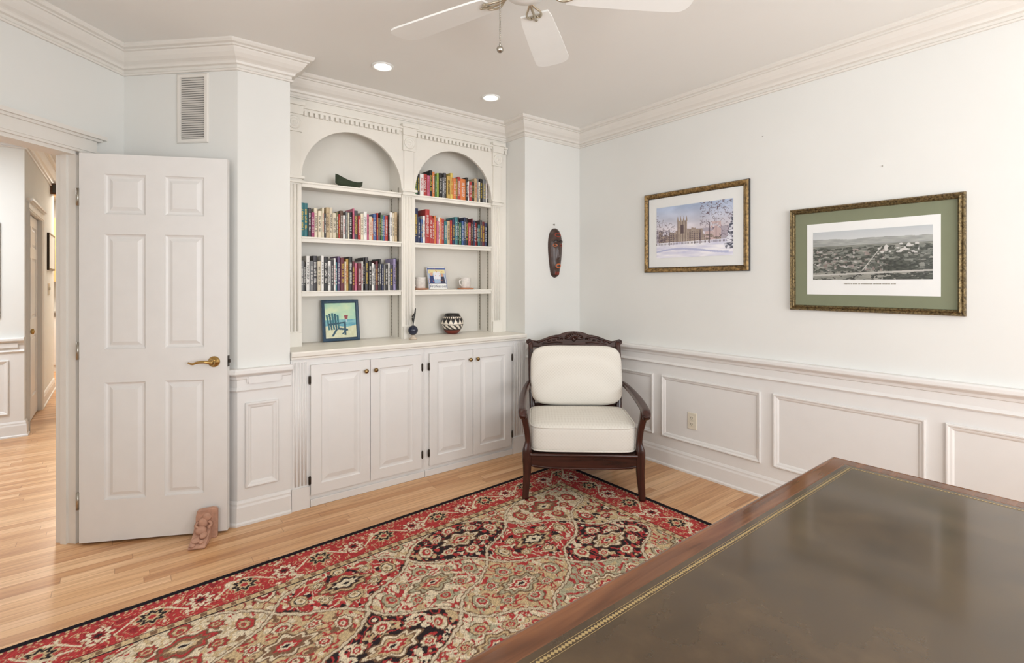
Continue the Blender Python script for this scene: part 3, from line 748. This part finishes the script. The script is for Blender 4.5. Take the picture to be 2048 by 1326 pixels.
for sx in (-1,1):
    mline(ell(sx*.032,1.684,.017,.010),.003,'orangepaint' if sx<0 else 'redpaint','eye',closed=True)
    mline([(sx*(.008+.042*k/8),1.712+.014*math.sin(math.pi*k/8)) for k in range(9)],.005,'black','brow')
mline(ell(0,1.772,.030,.016),.004,'redpaint','forehead_mark',closed=True)
b=MB()
for k in range(4): b.tube([(2.926+k*.013,YB-mdep(-.019+k*.013,1.435),1.435),(2.926+k*.013,YB-mdep(-.019+k*.013,1.462),1.462)],.0035,6)
b.build('chin_marks','redpaint',mk)
tag(MB().lathe([(.004,0),(.004,.010),(.007,.010),(.007,.013),(0,.014)],10,(0,0,0),FM((2.935,YB,1.862),(1,0,0),(0,-1,0))).build('wall_nail','steel'),'small metal nail in the wall just above the carved mask','nail')
for y_,z_,lb in ((1.573,2.30,'tiny bare nail high on the wall between the two framed prints'),(.93,1.995,'tiny bare nail in the wall above the green-matted print')):
    tag(MB().lathe([(.002,0),(.002,.005),(.003,.005),(.003,.006),(0,.0065)],10,(0,0,0),FM((XR,y_,z_),(0,-1,0),(-1,0,0))).build('wall_nail','steel'),lb,'nail')
# ------------------------------------------------------------------ pictures on right wall
def paint_winter(u,v):
    c=lerp((234,222,224),(180,194,220),(v-.45)/.5); n_=fbm(u*5,v*7,2); c=c+((n_-.5)*44)[...,None]
    far=v<.5+.05*fbm(u*12,v*0,3); c[far&(v>.3)]=(176,168,180)
    rl=.44+.09*hsh(np.floor(u*11),u*0,4)+.03*hsh(np.floor(u*37),u*0,5)
    b=(u>.03)&(u<.86)&(v>.27)&(v<rl); c[b]=lerp((140,124,116),(188,172,160),fbm(u*30,v*30,6))[b]
    roof=b&(v>rl-.05)&(hsh(np.floor(u*11),u*0,9)>.35); c[roof]=(222,218,228)
    win=b&(np.mod(u*46,1)<.4)&(np.mod(v*26,1)<.5)&(v<rl-.06); c[win]=(96,84,88)
    tw=(u>.30)&(u<.43)&(v>.27)&(v<.70); c[tw]=lerp((154,140,128),(196,180,166),fbm(u*40,v*30,8))[tw]
    c[tw&(np.mod((u-.30)*30,1)<.3)]=(132,116,110); c[tw&(v>.45)&(v<.62)&(np.abs(u-.365)<.02)]=(100,86,88)
    for x in (.305,.345,.385,.425): c[inpoly(u,v,[(x-.012,.69),(x+.012,.69),(x,.80)])]=(158,142,130)
    g=v<.30; c[g]=lerp((206,206,230),(250,248,252),fbm(u*6,v*22,11)*1.4-.1)[g]
    fence=(v>.25)&(v<.29)&(np.mod(u*60,1)<.4); c[fence]=(84,74,82)
    br=fbm(u*26,v*20,14)
    t1=(u>.60)&(v>.33)&(np.abs(br-.5)<.035)&(u+.8*v>1.06); c[t1]=(112,98,108)
    t2=(u<.26)&(v>.32)&(v<.86-.9*u)&(np.abs(fbm(u*30,v*22,19)-.5)<.03); c[t2]=(116,104,114)
    c[(u<.16)&(v>.3)&(v<.55)&(np.abs(fbm(u*40,v*34,15)-.5)<.06)]=(102,92,102)
    c[(u>.66)&(u<.86)&(v>.3)&(v<.62)&(fbm(u*16,v*16,16)>.55)]=(202,178,178)
    for x,h_ in ((.47,.52),(.53,.46),(.60,.50),(.24,.48),(.19,.54),(.72,.62),(.80,.70)): c[(np.abs(u-x)<.004)&(v>.24)&(v<h_)]=(92,78,86)
    pn=(u>.86)&(v>.12)&(v<.90)&(u>1.03-.17*(1.0-v)*(.75+.25*np.mod(v*9,1))); c[pn]=lerp((84,86,100),(230,230,240),(fbm(u*34,v*44,17)-.40)*6)[pn]
    st=(v<.22)&(u<.95)&(np.abs(v-.12-.05*np.sin(u*5))<.012+.01*fbm(u*9,v*9,18)); c[st]=(186,190,220)
    return c
def paint_valley(u,v):
    c=lerp((206,210,210),(176,188,196),(v-.76)/.3)
    hills=v<.80+.04*vn(u*6,u*0,2)+.02*vn(u*17,u*0,3); c[hills]=lerp((128,136,132),(186,188,178),fbm(u*9,v*26,4))[hills]
    mid=v<.70; c[mid]=lerp((96,104,92),(158,158,142),fbm(u*12,v*30,5)*1.5-.25)[mid]
    tr=(v<.66)&(fbm(u*26,v*32,6)>.47); c[tr]=lerp((56,62,54),(104,110,94),vn(u*70,v*70,7))[tr]
    twn=(v>.15)&(v<.62)&(u<.66)&(vn(u*48,v*36,8)>.72); c[twn]=lerp((200,196,188),(138,114,104),vn(u*26,v*26,9)*1.3)[twn]
    bl=(v>.5)&(v<.70)&(u>.56)&(u<.9)&(vn(u*34,v*28,10)>.62); c[bl]=(204,200,192)
    rd=np.abs(u-(.42+.35*(v-.1)))<.007*(1.1-v); c[rd&(v<.66)]=(184,180,166)
    f=v<.14+.04*np.sin(u*4); c[f]=lerp((112,114,100),(176,174,156),fbm(u*14,v*22,12))[f]
    c[f&(fbm(u*30,v*30,13)>.60)]=(66,70,62)
    k_=(u>.62)&(v<.36)&(fbm(u*14,v*14,15)>.42); c[k_]=lerp((52,58,50),(90,96,80),vn(u*60,v*60,16))[k_]
    rd2=np.abs(v-.09-.08*u)<.016; c[rd2]=(188,184,172)
    gr=c.mean(-1,keepdims=True); return gr*.5+c*.5
def picture(label,y0,y1,z0,z1,fw,fprof,fm,mats):
    Mx=FM((XR,y1,z0),(0,-1,0),(-1,0,0)); w=y1-y0; h=z1-z0
    t=thing('framed_print',label,'picture',(XR,(y0+y1)/2,z0))
    MB().loops(Mx,0,w,0,h,fprof).build('frame',fm,t)
    MB().box(fw-.004,w-fw+.004,fw-.004,h-fw+.004,.001,.010,Mx).build('mat_board',mats,t)
    return t,Mx
fp=[(0,0),(0,.02),(.004,.026),(.010,.028),(.020,.024),(.026,.018),(.028,.014),(.034,.016),(.036,.008)]
t,Mx=picture('gilt framed print of a snowy gothic campus with a tower',1.656,2.480,1.447,2.041,.034,fp,M['gilt'],M['matwhite'])
MB().loops(Mx,-.003,.827,-.003,.597,[(0,0),(0,.016),(.005,.018),(.006,.0)]).build('frame_edge','black',t)
MB().loops(Mx,.031,.793,.031,.563,[(0,.006),(0,.016),(.006,.014),(.006,.006)]).build('frame_lip','black',t)
painted('print',t,Mx@Matrix.Translation((2.480-2.373,1.552-1.447,.0115)),.608,.380,paint_winter,.0020)
fp2=[(0,0),(0,.018),(.006,.026),(.014,.022),(.022,.030),(.028,.022),(.032,.008)]
t,Mx=picture('ornate framed green-matted print of a wide valley town',.589,1.401,1.203,1.808,.03,fp2,M['ornate'],M['matgreen'])
MB().loops(Mx,1.401-1.305,1.401-.684,1.298-1.203,1.71-1.203,[(0,.010),(0,.0115)],True).build('white_border','matwhite',t)
painted('print',t,Mx@Matrix.Translation((1.401-1.2715,1.384-1.203,.0125)),.5565,.276,paint_valley,.0017)
cm=MB(); rr=random.Random(5); x=.40-.11
while x<.40+.13:
    w=rr.uniform(.003,.005); cm.add([(x,.155,.0125),(x+w,.155,.0125),(x+w,.160,.0125),(x,.160,.0125)],[(0,1,2,3)],Mx); x+=w+rr.choice([.0016,.0016,.0016,.006])
cm.build('caption','steel',t)
# ------------------------------------------------------------------ ceiling fan
FX,FY,FZ=1.1875,1.447,2.440; BR=.64
fan=thing('ceiling_fan','white five blade ceiling fan with pale brass blade brackets','fan',(FX,FY,CEIL))
dz=FZ-CEIL
MB().lathe([(0,0),(.085,0),(.09,-.02),(.07,-.05),(.075,-.07),(.125,-.085),(.14,-.11),(.14,-.16),(.125,-.185),(.10,-.20),(.078,-.215),(.078,dz+.004),(.080,dz-.002),(.070,dz-.014),(.03,dz-.022),(0,dz-.024)],40,(FX,FY,CEIL)).build('motor_housing','fan',fan)
MB().lathe([(.141,-.128),(.144,-.132),(.144,-.14),(.141,-.144)],40,(FX,FY,CEIL)).build('brass_band','bracket',fan)
for k in range(5):
    a=R(38+72*k); Mb=Matrix.Translation((FX,FY,FZ))@Matrix.Rotation(a,4,'Z')@Matrix.Rotation(R(-8),4,'X')
    out=[(.160,-.056),(.21,-.064),(.40,-.074),(BR-.05,-.080)]
    tip=[(BR-.05+.05*math.sin(R(t_)),-.080+.05*(1-math.cos(R(t_)))) for t_ in (30,60,90)]
    top=[(p_[0],-p_[1]) for p_ in reversed(out+tip)]
    MB().prism(out+tip+top,-.003,.004,'xy',Mb).build('blade','fan',fan)
    ir=MB()
    for sg in (-1,1):
        ir.tube(cat([(.080,0,.004),(.105,sg*.012,-.006),(.13,sg*.026,-.011),(.158,sg*.028,-.010),(.18,sg*.018,-.007),(.17,sg*.006,-.007)],5),.0045,8,M=Mb)
    ir.tube(cat([(.076,0,.006),(.105,0,-.007),(.14,0,-.011),(.195,0,-.007)],5),interp([.007,.006,.005,.004],5),8,M=Mb)
    for p_ in ((.17,.024),(.17,-.024),(.20,0)): ir.ball((p_[0],p_[1],-.006),(.007,.007,.004),Mb,8)
    ir.build('blade_bracket','bracket',fan)
px_,py_=FX-.094*.7896,FY+.094*.6136
ch=MB(); z=2.52
while z>2.245: ch.ball((px_,py_,z),.0032,None,6); z-=.0066
ch.build('pull_chain','steel',fan)
MB().ball((px_,py_,2.227),.013,n=14).lathe([(.003,0),(.005,.006),(.002,.012)],10,(px_,py_,2.238)).build('pull_fob','steel',fan)
# recessed lights
for x,y,lb in ((1.288,2.955,'round recessed ceiling light above the left bookcase arch'),(2.118,2.975,'round recessed ceiling light above the right bookcase arch')):
    t=thing('recessed_light',lb,'ceiling light',(x,y,CEIL),group='recessed lights over the bookcase')
    MB().lathe([(.068,0),(.068,-.004),(.062,-.008),(.052,-.006),(.050,0)],32,(x,y,CEIL)).build('trim_ring','fan',t)
    MB().lathe([(.051,-.001),(.047,-.005),(0,-.006)],32,(x,y,CEIL)).build('lens','bulb',t)
# ------------------------------------------------------------------ rug
RX0,RX1,RY0,RY1=-.40,2.65,.85,2.80
PAL=dict(k=(46,38,40),r=(170,60,60),s=(166,160,134),c=(214,199,172),t=(194,170,132),g=(158,158,154),b=(126,96,74),d=(140,48,50))
combos=[('t','r','c','b'),('c','r','t','s'),('r','c','t','k'),('k','r','c','t'),('t','d','c','r'),('s','r','c','t'),('c','t','r','b'),('c','r','s','t'),('s','c','d','t'),('r','t','c','s'),('c','b','r','t'),('t','c','r','k'),('t','r','s','c')]
TB=np.array([[PAL[x] for x in cb_] for cb_ in combos],float)
BDR=.30
def cellco(wx,wy,L,Wd,p,q_):
    A_=(wx-L/2)/p+(wy-Wd/2)/q_; B_=(wx-L/2)/p-(wy-Wd/2)/q_
    return A_+.05*np.sin(2*np.pi*B_),B_+.05*np.sin(2*np.pi*A_)
def rug_paint(X,Y):
    s=X-RX0; w=Y-RY0; L=RX1-RX0; Wd=RY1-RY0
    ds=np.minimum(s,L-s); dw=np.minimum(w,Wd-w); d=np.minimum(ds,dw); hor=dw<ds
    a=np.where(hor,s,w)
    wx=s+.016*(fbm(s*9,w*9,21)-.5)*2; wy=w+.016*(fbm(s*9,w*9,22)-.5)*2
    p,q_=.62,.52
    A2,B2=cellco(wx,wy,L,Wd,p,q_)
    ia,ib=np.floor(A2),np.floor(B2); fa,fb=A2-ia-.5,B2-ib-.5
    hid=np.mod(np.floor(hsh(ia,ib,5)*13)+ia*3,13).astype(int)
    hid=np.where(hid==3,6,hid)
    for px,py,idx in ((.80,1.97,3),(2.20,1.72,3),(1.42,2.30,3),(1.75,2.05,2),(1.1,1.7,1)):
        a1,b1=cellco(np.array(px-RX0),np.array(py-RY0),L,Wd,p,q_)
        hid=np.where((ia==np.floor(a1))&(ib==np.floor(b1)),idx,hid)
    T=TB[hid]; col=T[:,:,0].copy()
    ex=(fa+fb)*p/2; ey=(fa-fb)*q_/2
    mx=np.abs(ex); my=ey
    rad=np.sqrt(ex**2+ey**2); th=np.arctan2(ey,ex)
    edge=np.maximum(np.abs(fa),np.abs(fb))
    fil=fbm(mx*15+ia*7.3,my*15+ib*3.1,31); f2=fbm(mx*26+ia*5.1,my*26+ib*9.7,33)
    fm=np.abs(np.mod(fil*4.5,1)-.5)
    o_=rad>.085
    blk=(hid==3)
    m=(fm<.19)&o_; col[m]=col[m]*.6+np.array(PAL['b'])*.4
    m=(fm<np.where(blk,.17,.14))&o_; col[m]=T[:,:,1][m]
    m=(f2>.68)&o_; col[m]=T[:,:,3][m]
    m=(f2<np.where(blk,.34,.28))&o_; col[m]=T[:,:,2][m]
    for dx,dy,sz in ((.165,0,.046),(-.165,0,.046),(0,.135,.042),(0,-.135,.042),(.092,.075,.028),(-.092,.075,.028),(.092,-.075,.028),(-.092,-.075,.028)):
        r2=np.sqrt((ex-dx)**2+(ey-dy)**2); t2=np.arctan2(ey-dy,ex-dx)
        rr2=sz*(1+.14*np.cos(7*t2)) if sz<.04 else sz*(.82+.30*np.cos(t2-math.atan2(dy,dx))+.06*np.cos(9*t2))
        m=r2<rr2*1.14; col[m]=np.array(PAL['b'])*.9
        m=r2<rr2; col[m]=T[:,:,2][m]; m=r2<rr2*.72; col[m]=T[:,:,3][m]; m=r2<rr2*.60; col[m]=T[:,:,1][m]; m=r2<rr2*.34; col[m]=T[:,:,2][m]; m=r2<rr2*.16; col[m]=PAL['b']
    pr=.074*(1+.16*np.cos(8*th)+.08*np.cos(4*th)) 
    m=rad<pr*1.12; col[m]=T[:,:,0][m]*.9
    m=rad<pr; col[m]=T[:,:,2][m]
    m=np.abs(rad-pr)<.005; col[m]=np.array(PAL['b'])*.9
    m=rad<.70*pr; col[m]=T[:,:,3][m]
    m=np.abs(rad-.70*pr)<.004; col[m]=PAL['b']
    m=rad<.46*pr; col[m]=T[:,:,1][m]
    m=rad<.28*pr; col[m]=PAL['c']
    m=rad<.14*pr; col[m]=PAL['k']
    wv_=.006*np.sin((fa+fb)*60)
    m=edge>.472+wv_; col[m]=np.array(PAL['b'])*.95
    m=edge>.484+wv_; col[m]=np.array(PAL['c'])*.95
    # border
    bd=d<BDR
    bc_=np.zeros(col.shape); bc_[...]=PAL['r']
    per=.34; v_=d-.15
    vine=np.abs(v_-.058*np.sin(2*np.pi*a/per+1.57))<.007; bf=fbm(a*20,d*20,41)
    m=np.abs(np.mod(bf*4,1)-.5)<.07; bc_[m]=PAL['t']
    m=bf>.71; bc_[m]=PAL['c']; m=bf<.25; bc_[m]=PAL['d']; bc_[vine]=PAL['c']
    for off,c1,c2 in ((0,'k','t'),(per/2,'c','d')):
        uu=np.mod(a+off,per)-per/2; rr=np.sqrt(uu**2+(v_*1.0)**2); t2=np.arctan2(v_,uu); pr=.044*(1+.22*np.cos(8*t2))
        m=rr<pr*1.2; bc_[m]=PAL['t' if c1=='k' else 'd']; m=rr<pr; bc_[m]=PAL[c1]; m=rr<pr*.6; bc_[m]=PAL[c2]; m=rr<pr*.3; bc_[m]=PAL['r' if c1=='k' else 'k']
    bc_[d<.045]=PAL['d']; bc_[(d<.04)&(np.mod(a*38,1)<.5)]=PAL['t']; bc_[d<.03]=(28,24,30)
    m=(d>.258); bc_[m]=PAL['k']; m=(d>.263); bc_[m]=PAL['t']; m=(d>.267)&(np.mod(a*18,1)<.4)&(d<.288); bc_[m]=PAL['b']; m=d>.294; bc_[m]=PAL['k']
    col[bd]=bc_[bd]
    rng=np.random.RandomState(3)
    return col*(.83+.30*rng.rand(*s.shape))[...,None]
xs=np.concatenate([np.arange(RX0,-.36,.02),np.arange(-.36,RX1+1e-6,.004)]); xs[-1]=RX1
ys=np.concatenate([np.arange(RY0,1.36,.02),np.arange(1.36,RY1+1e-6,.004)]); ys[-1]=RY1
XX,YY=np.meshgrid(xs,ys,indexing='ij')
rugT=thing('area_rug','red and multicoloured patterned wool rug under the armchair','rug',((RX0+RX1)/2,(RY0+RY1)/2,0))
def rwarp(X,Y): return X,Y-.05*(RX1-X)*(Y-RY0)/(RY1-RY0)
hg=np.full(XX.shape,.0042)+.001*np.random.RandomState(2).rand(*XX.shape)
gridmesh('pile',xs,ys,rug_paint(XX,YY),M['rug'],rugT,Matrix.Identity(4),hg,rwarp)
MB().prism([(RX0,RY0),(RX1,RY0),(RX1,RY1),(RX0,RY1-.05*(RX1-RX0))],0,.004).build('binding',mat('black_rug_binding',(30,26,30),.95),rugT)
# ------------------------------------------------------------------ armchair
ac=thing('armchair','carved dark wood armchair with cream cushions in the corner','armchair',(2.3126,2.243,.0056),R(-40.3))
LZ=.0
for sx in (-1,1):
    MB().tube(cat([(sx*.365,-.004,LZ),(sx*.362,.0,.06),(sx*.355,.004,.16),(sx*.355,.006,.24),(sx*.356,.008,.30),(sx*.350,.012,.36),(sx*.358,.008,.44),(sx*.372,.0,.515),(sx*.378,.0,.552)],4),interp([(.020,.020),(.021,.021),(.025,.025),(.029,.028),(.028,.028),(.018,.02),(.019,.021),(.022,.026),(.024,.028)],4),16,e=4,ref=(0,1,0)).build('front_leg','mahog',ac,local=True)
    MB().tube(cat([(sx*.30,.735,LZ),(sx*.305,.66,.14),(sx*.315,.61,.28),(sx*.325,.64,.48),(sx*.335,.695,.70),(sx*.338,.755,.90)],5),interp([(.018,.02),(.02,.022),(.024,.026),(.022,.024),(.02,.022),(.018,.018)],5),14,e=4,ref=(0,1,0)).build('back_post','mahog',ac,local=True)
    MB().tube(cat([(sx*.332,.675,.612),(sx*.352,.55,.614),(sx*.372,.38,.600),(sx*.384,.20,.582),(sx*.386,.06,.566),(sx*.384,-.03,.554),(sx*.380,-.055,.535),(sx*.378,-.035,.52)],6),interp([(.018,.014),(.020,.015),(.024,.016),(.028,.017),(.029,.018),(.027,.020),(.025,.018),(.02,.012)],6),14,e=3).build('arm','mahog',ac,local=True)
    MB().tube([(sx*.345,.02,.245),(sx*.318,.61,.245)],(.016,.045),12,e=5).build('side_rail','mahog',ac,local=True)
fr=MB()
prof=[(-.33,.205),(-.30,.196),(-.2,.19),(0,.186),(.2,.19),(.30,.196),(.33,.205),(.33,.285),(-.33,.285)]
fr.prism(prof,-.012,.024,'xz'); fr.tube([(-.335,-.014,.278),(.335,-.014,.278)],.011,10,ref=(0,1,0)); fr.tube(cat([(-.325,-.013,.212),(-.2,-.013,.198),(0,-.013,.194),(.2,-.013,.198),(.325,-.013,.212)],6),.006,8,ref=(0,1,0))
fr.box(-.31,.31,.59,.62,.20,.285); fr.box(-.33,.33,.02,.60,.27,.285)
fr.build('seat_frame','mahogx',ac,local=True,bevel=.004)
# crest rail
tilt=Matrix.Translation((0,.775,.925))@Matrix.Rotation(R(-14),4,'X')
top=[(-.355,-.050),(-.372,-.036),(-.372,-.014),(-.352,-.004),(-.325,-.014),(-.29,-.020),(-.24,-.004),(-.19,.016),(-.14,.028),(-.115,.030),(-.09,.042),(-.05,.052),(0,.056)]
out=top+[(-x,z) for x,z in reversed(top[:-1])]
low=[(.335,-.07),(.25,-.070),(.12,-.06),(0,-.055),(-.12,-.06),(-.25,-.070),(-.335,-.07)]
cr=MB(); cr.prism(out+low,-.016,.016,'xz',tilt)
o=cr.build('crest_rail','mahogx',ac,local=True,bevel=.006)
cv=MB()
for k in range(-4,5):
    a=R(90+k*19); cv.tube([(.008*math.cos(a),-.018,-.012+.008*math.sin(a)),(.062*math.cos(a)*1.2,-.022,-.012+.056*math.sin(a))],[(.003,.003),(.010,.008)],8,ref=(0,1,0),M=tilt)
cv.ball((0,-.018,-.012),(.016,.010,.014),tilt,10)
for sx in (-1,1):
    cv.tube([Vector((sx*x,-.018,z)) for x,z in ((.085,-.006),(.12,.012),(.165,.010),(.21,-.006),(.26,-.024),(.31,-.026))],[.007,.009,.009,.008,.007,.005],8,ref=(0,1,0),M=tilt)
    cv.tube([Vector((sx*x,-.018,z)) for x,z in ((.09,-.035),(.14,-.030),(.19,-.036),(.25,-.046))],[.005,.007,.006,.004],8,ref=(0,1,0),M=tilt)
    cv.tube([Vector((sx*(.345+.020*math.cos(t_*.6)*(1-t_/16)),-.018,-.027+.020*math.sin(t_*.6)*(1-t_/16))) for t_ in range(15)],.005,8,ref=(0,1,0),M=tilt)
    for k in range(5): cv.ball((sx*(.115+k*.04),-.017,-.008-k*.006),(.015,.009,.008),tilt,8)
cv.build('carving','mahogx',o,local=True)
bs=MB().box(-.33,.33,.635,.655,.40,.45)
for k in range(5): bs.tube([(-.22+k*.11,.645,.44),(-.22+k*.11,.745,.875)],(.022,.007),8,e=4,ref=(0,1,0))
bs.build('back_slats','mahogx',ac,local=True)
MS=Matrix.Translation((0,.262,.377))
sc_=MB().rounded(.678,.562,.182,MS,e=8,puff=.17,n=22).build('seat_cushion','fabric',ac,local=True)
def pip(w,d,z,Mx,e=9,r=.005):
    pts=[]
    for k in range(72):
        a=2*math.pi*k/72; x,y=math.cos(a),math.sin(a); rr=(abs(x)**e+abs(y)**e)**(1/e); pts.append(Mx@Vector((x/rr*w/2,y/rr*d/2,z)))
    return MB().tube(pts,r,6,closed=True,ref=tuple(Mx.to_3x3()@Vector((0,0,1))))
for zz_ in (.073,-.073): pip(.674,.558,zz_,MS,8).build('piping','fabric',sc_,local=True)
MK=Matrix.Translation((0,.560,.680))@Matrix.Rotation(R(-15),4,'X')@Matrix.Rotation(R(90),4,'X')
bk=MB().rounded(.665,.430,.13,MK,e=5.5,puff=.55,n=24).build('back_cushion','fabric',ac,local=True)
pip(.662,.427,.0,MK,5.5).build('piping','fabric',bk,local=True)
# ------------------------------------------------------------------ desk
DX0,DX1,DY0,DY1,DZ=.30,1.975,-.06,.700,.762
dk=thing('writing_desk','walnut desk with brown leather top and gold tooled border','desk',((DX0+DX1)/2,(DY0+DY1)/2,0),R(.8))
W[dk.name]=Matrix.Translation(dk.location)
mb=MB(); Mt=FM((DX0,DY0,DZ),(1,0,0),(0,0,1),(0,1,0)); w,h=DX1-DX0,DY1-DY0; IN=.060
mb.loops(Mt,0,w,0,h,[(.03,-.05),(.02,-.05),(.014,-.042),(.012,-.034),(.004,-.026),(0,-.018),(0,-.008),(.004,-.002),(.010,0),(.016,-.001),(IN-.001,-.001),(IN+.001,-.004)])
mb.box(DX0+.03,DX1-.03,DY0+.03,DY1-.03,DZ-.05,DZ-.006)
mb.build('desk_top','deskwood',dk,bevel=.004,seg=3)
MB().box(DX0+IN-.005,DX1-IN+.005,DY0+IN-.005,DY1-IN+.005,DZ-.008,DZ-.0015).build('leather_inlay','leather',dk)
gt=MB()
for i0,i1 in ((IN+.012,IN+.0130),(IN+.0265,IN+.0275)): gt.loops(Mt,0,w,0,h,[(i0,-.0012),(i1,-.0012)])
def orn(x,y,r): gt.add([(x-r,y,-.0011),(x,y-r,-.0011),(x+r,y,-.0011),(x,y+r,-.0011)],[(0,1,2,3)],Mt)
g0=IN+.0198; x=g0
while x<w-g0:
    orn(x,g0,.0044); orn(x,h-g0,.0044); x+=.0080
y=g0+.0080
while y<h-g0:
    orn(g0,y,.0044); orn(w-g0,y,.0044); y+=.0080
gt.build('gold_border','gold',dk)
MB().box(DX0+.05,DX1-.05,DY0+.05,DY1-.05,.60,DZ-.05).build('apron','deskwood',dk,bevel=.004)
for a,b in ((DX0+.06,DX0+.46),(DX1-.46,DX1-.06)):
    pd=MB().box(a,b,DY0+.06,DY1-.06,.05,.60).box(a-.012,b+.012,DY0+.048,DY1-.048,0,.06).build('pedestal','deskwood',dk,bevel=.004)
    for z0 in (.09,.26,.43):
        dr=MB().panelled(FM((a+.02,DY0+.055,z0),(1,0,0),(0,-1,0)),b-a-.04,.15,[(.02,b-a-.06,.02,.13)],dprof).build('drawer_front','deskwood',pd)
# ------------------------------------------------------------------ door stop figure
ds=thing('door_stop','terracotta sleeping figure door stop propping the open door','door stop',(.352,3.10,0),R(-22))
k=MB()
bp=[(-.048,0),(.054,0),(.056,.10),(.056,.146),(.050,.156),(.03,.160),(-.02,.156),(-.040,.152),(-.046,.12)]
k.prism(bp,.040,.072,'xz')
k.prism([(.048,0),(-.03,0),(-.070,.0),(-.076,.010),(-.055,.020),(-.022,.032),(.015,.052),(.044,.090)],-.050,.030,'yz')
k.build('plaque','terra',ds,local=True,bevel=.008,seg=3)
fg=MB(); fg.ball((.010,.038,.118),(.022,.014,.022)); fg.ball((-.008,.034,.090),(.026,.018,.028)); fg.ball((-.012,.012,.060),(.028,.026,.022)); fg.ball((.006,-.010,.044),(.018,.030,.014)); fg.ball((-.022,-.030,.030),(.022,.030,.012))
fg.tube(cat([(.02,.028,.10),(.034,.022,.085),(.022,.010,.070)],5),.007,8); fg.tube(cat([(-.03,.028,.10),(-.040,.018,.085),(-.022,.006,.074)],5),.007,8); fg.ball((-.032,-.060,.018),(.015,.016,.010)); fg.ball((.004,-.044,.026),(.013,.016,.010))
fg.build('sleeping_figure','terra',ds,local=True)
# ------------------------------------------------------------------ lights
def area(name,loc,rot,sx,sy,pw,col):
    l=bpy.data.lights.new(name,'AREA'); l.shape='RECTANGLE'; l.size=sx; l.size_y=sy; l.energy=pw; l.color=col
    o=bpy.data.objects.new(name,l); o.location=loc; o.rotation_euler=rot; C.objects.link(o); return o
area('window_daylight_rear',(1.4,-1.84,1.5),(R(109),0,0),2.5,1.5,98,(.955,.975,1))
area('window_daylight_side',(XL-.14,.2,1.5),(R(106),0,R(-90)),2.1,1.5,42,(.955,.975,1))
area('hall_fill',(-1.6,4.9,2.66),(0,0,0),1.2,1.2,72,(.90,.95,1))  # added cool fill to brighten the hall, stands for no known fixture
area('kitchen_fill',(-.4,9.7,2.66),(0,0,0),1.0,1.0,84,(1,.91,.78))  # warm fill lamp added so the kitchen end is lit, no real fitting
sl=bpy.data.lights.new('sun','SUN'); sl.energy=4.5; sl.color=(1,.98,.95); sl.angle=R(1)
so=bpy.data.objects.new('sun',sl); so.rotation_euler=Vector((.46,.58,-.80)).to_track_quat('-Z','Y').to_euler(); so.location=(0,-4,4); C.objects.link(so)
for x,y in ((1.288,2.955),(2.118,2.975)):
    l=bpy.data.lights.new('downlight','SPOT'); l.energy=18; l.color=(1,.91,.79); l.spot_size=R(110); l.spot_blend=.8; l.shadow_soft_size=.045
    o=bpy.data.objects.new('downlight',l); o.location=(x,y,CEIL-.012); C.objects.link(o)
w=bpy.data.worlds.new('world'); SC.world=w; w.use_nodes=True
bg=w.node_tree.nodes['Background']; bg.inputs[0].default_value=(.88,.93,1,1); bg.inputs[1].default_value=1.0
# ------------------------------------------------------------------ camera
cd=bpy.data.cameras.new('camera'); cd.sensor_width=36; cd.lens=36*1014/2048; cd.shift_y=-97/2048; cd.clip_start=.02
cam=bpy.data.objects.new('camera',cd); cam.location=(0,0,CH); cam.rotation_euler=(R(90),0,R(-37.85)); C.objects.link(cam); SC.camera=cam
SC.view_settings.view_transform='Standard'
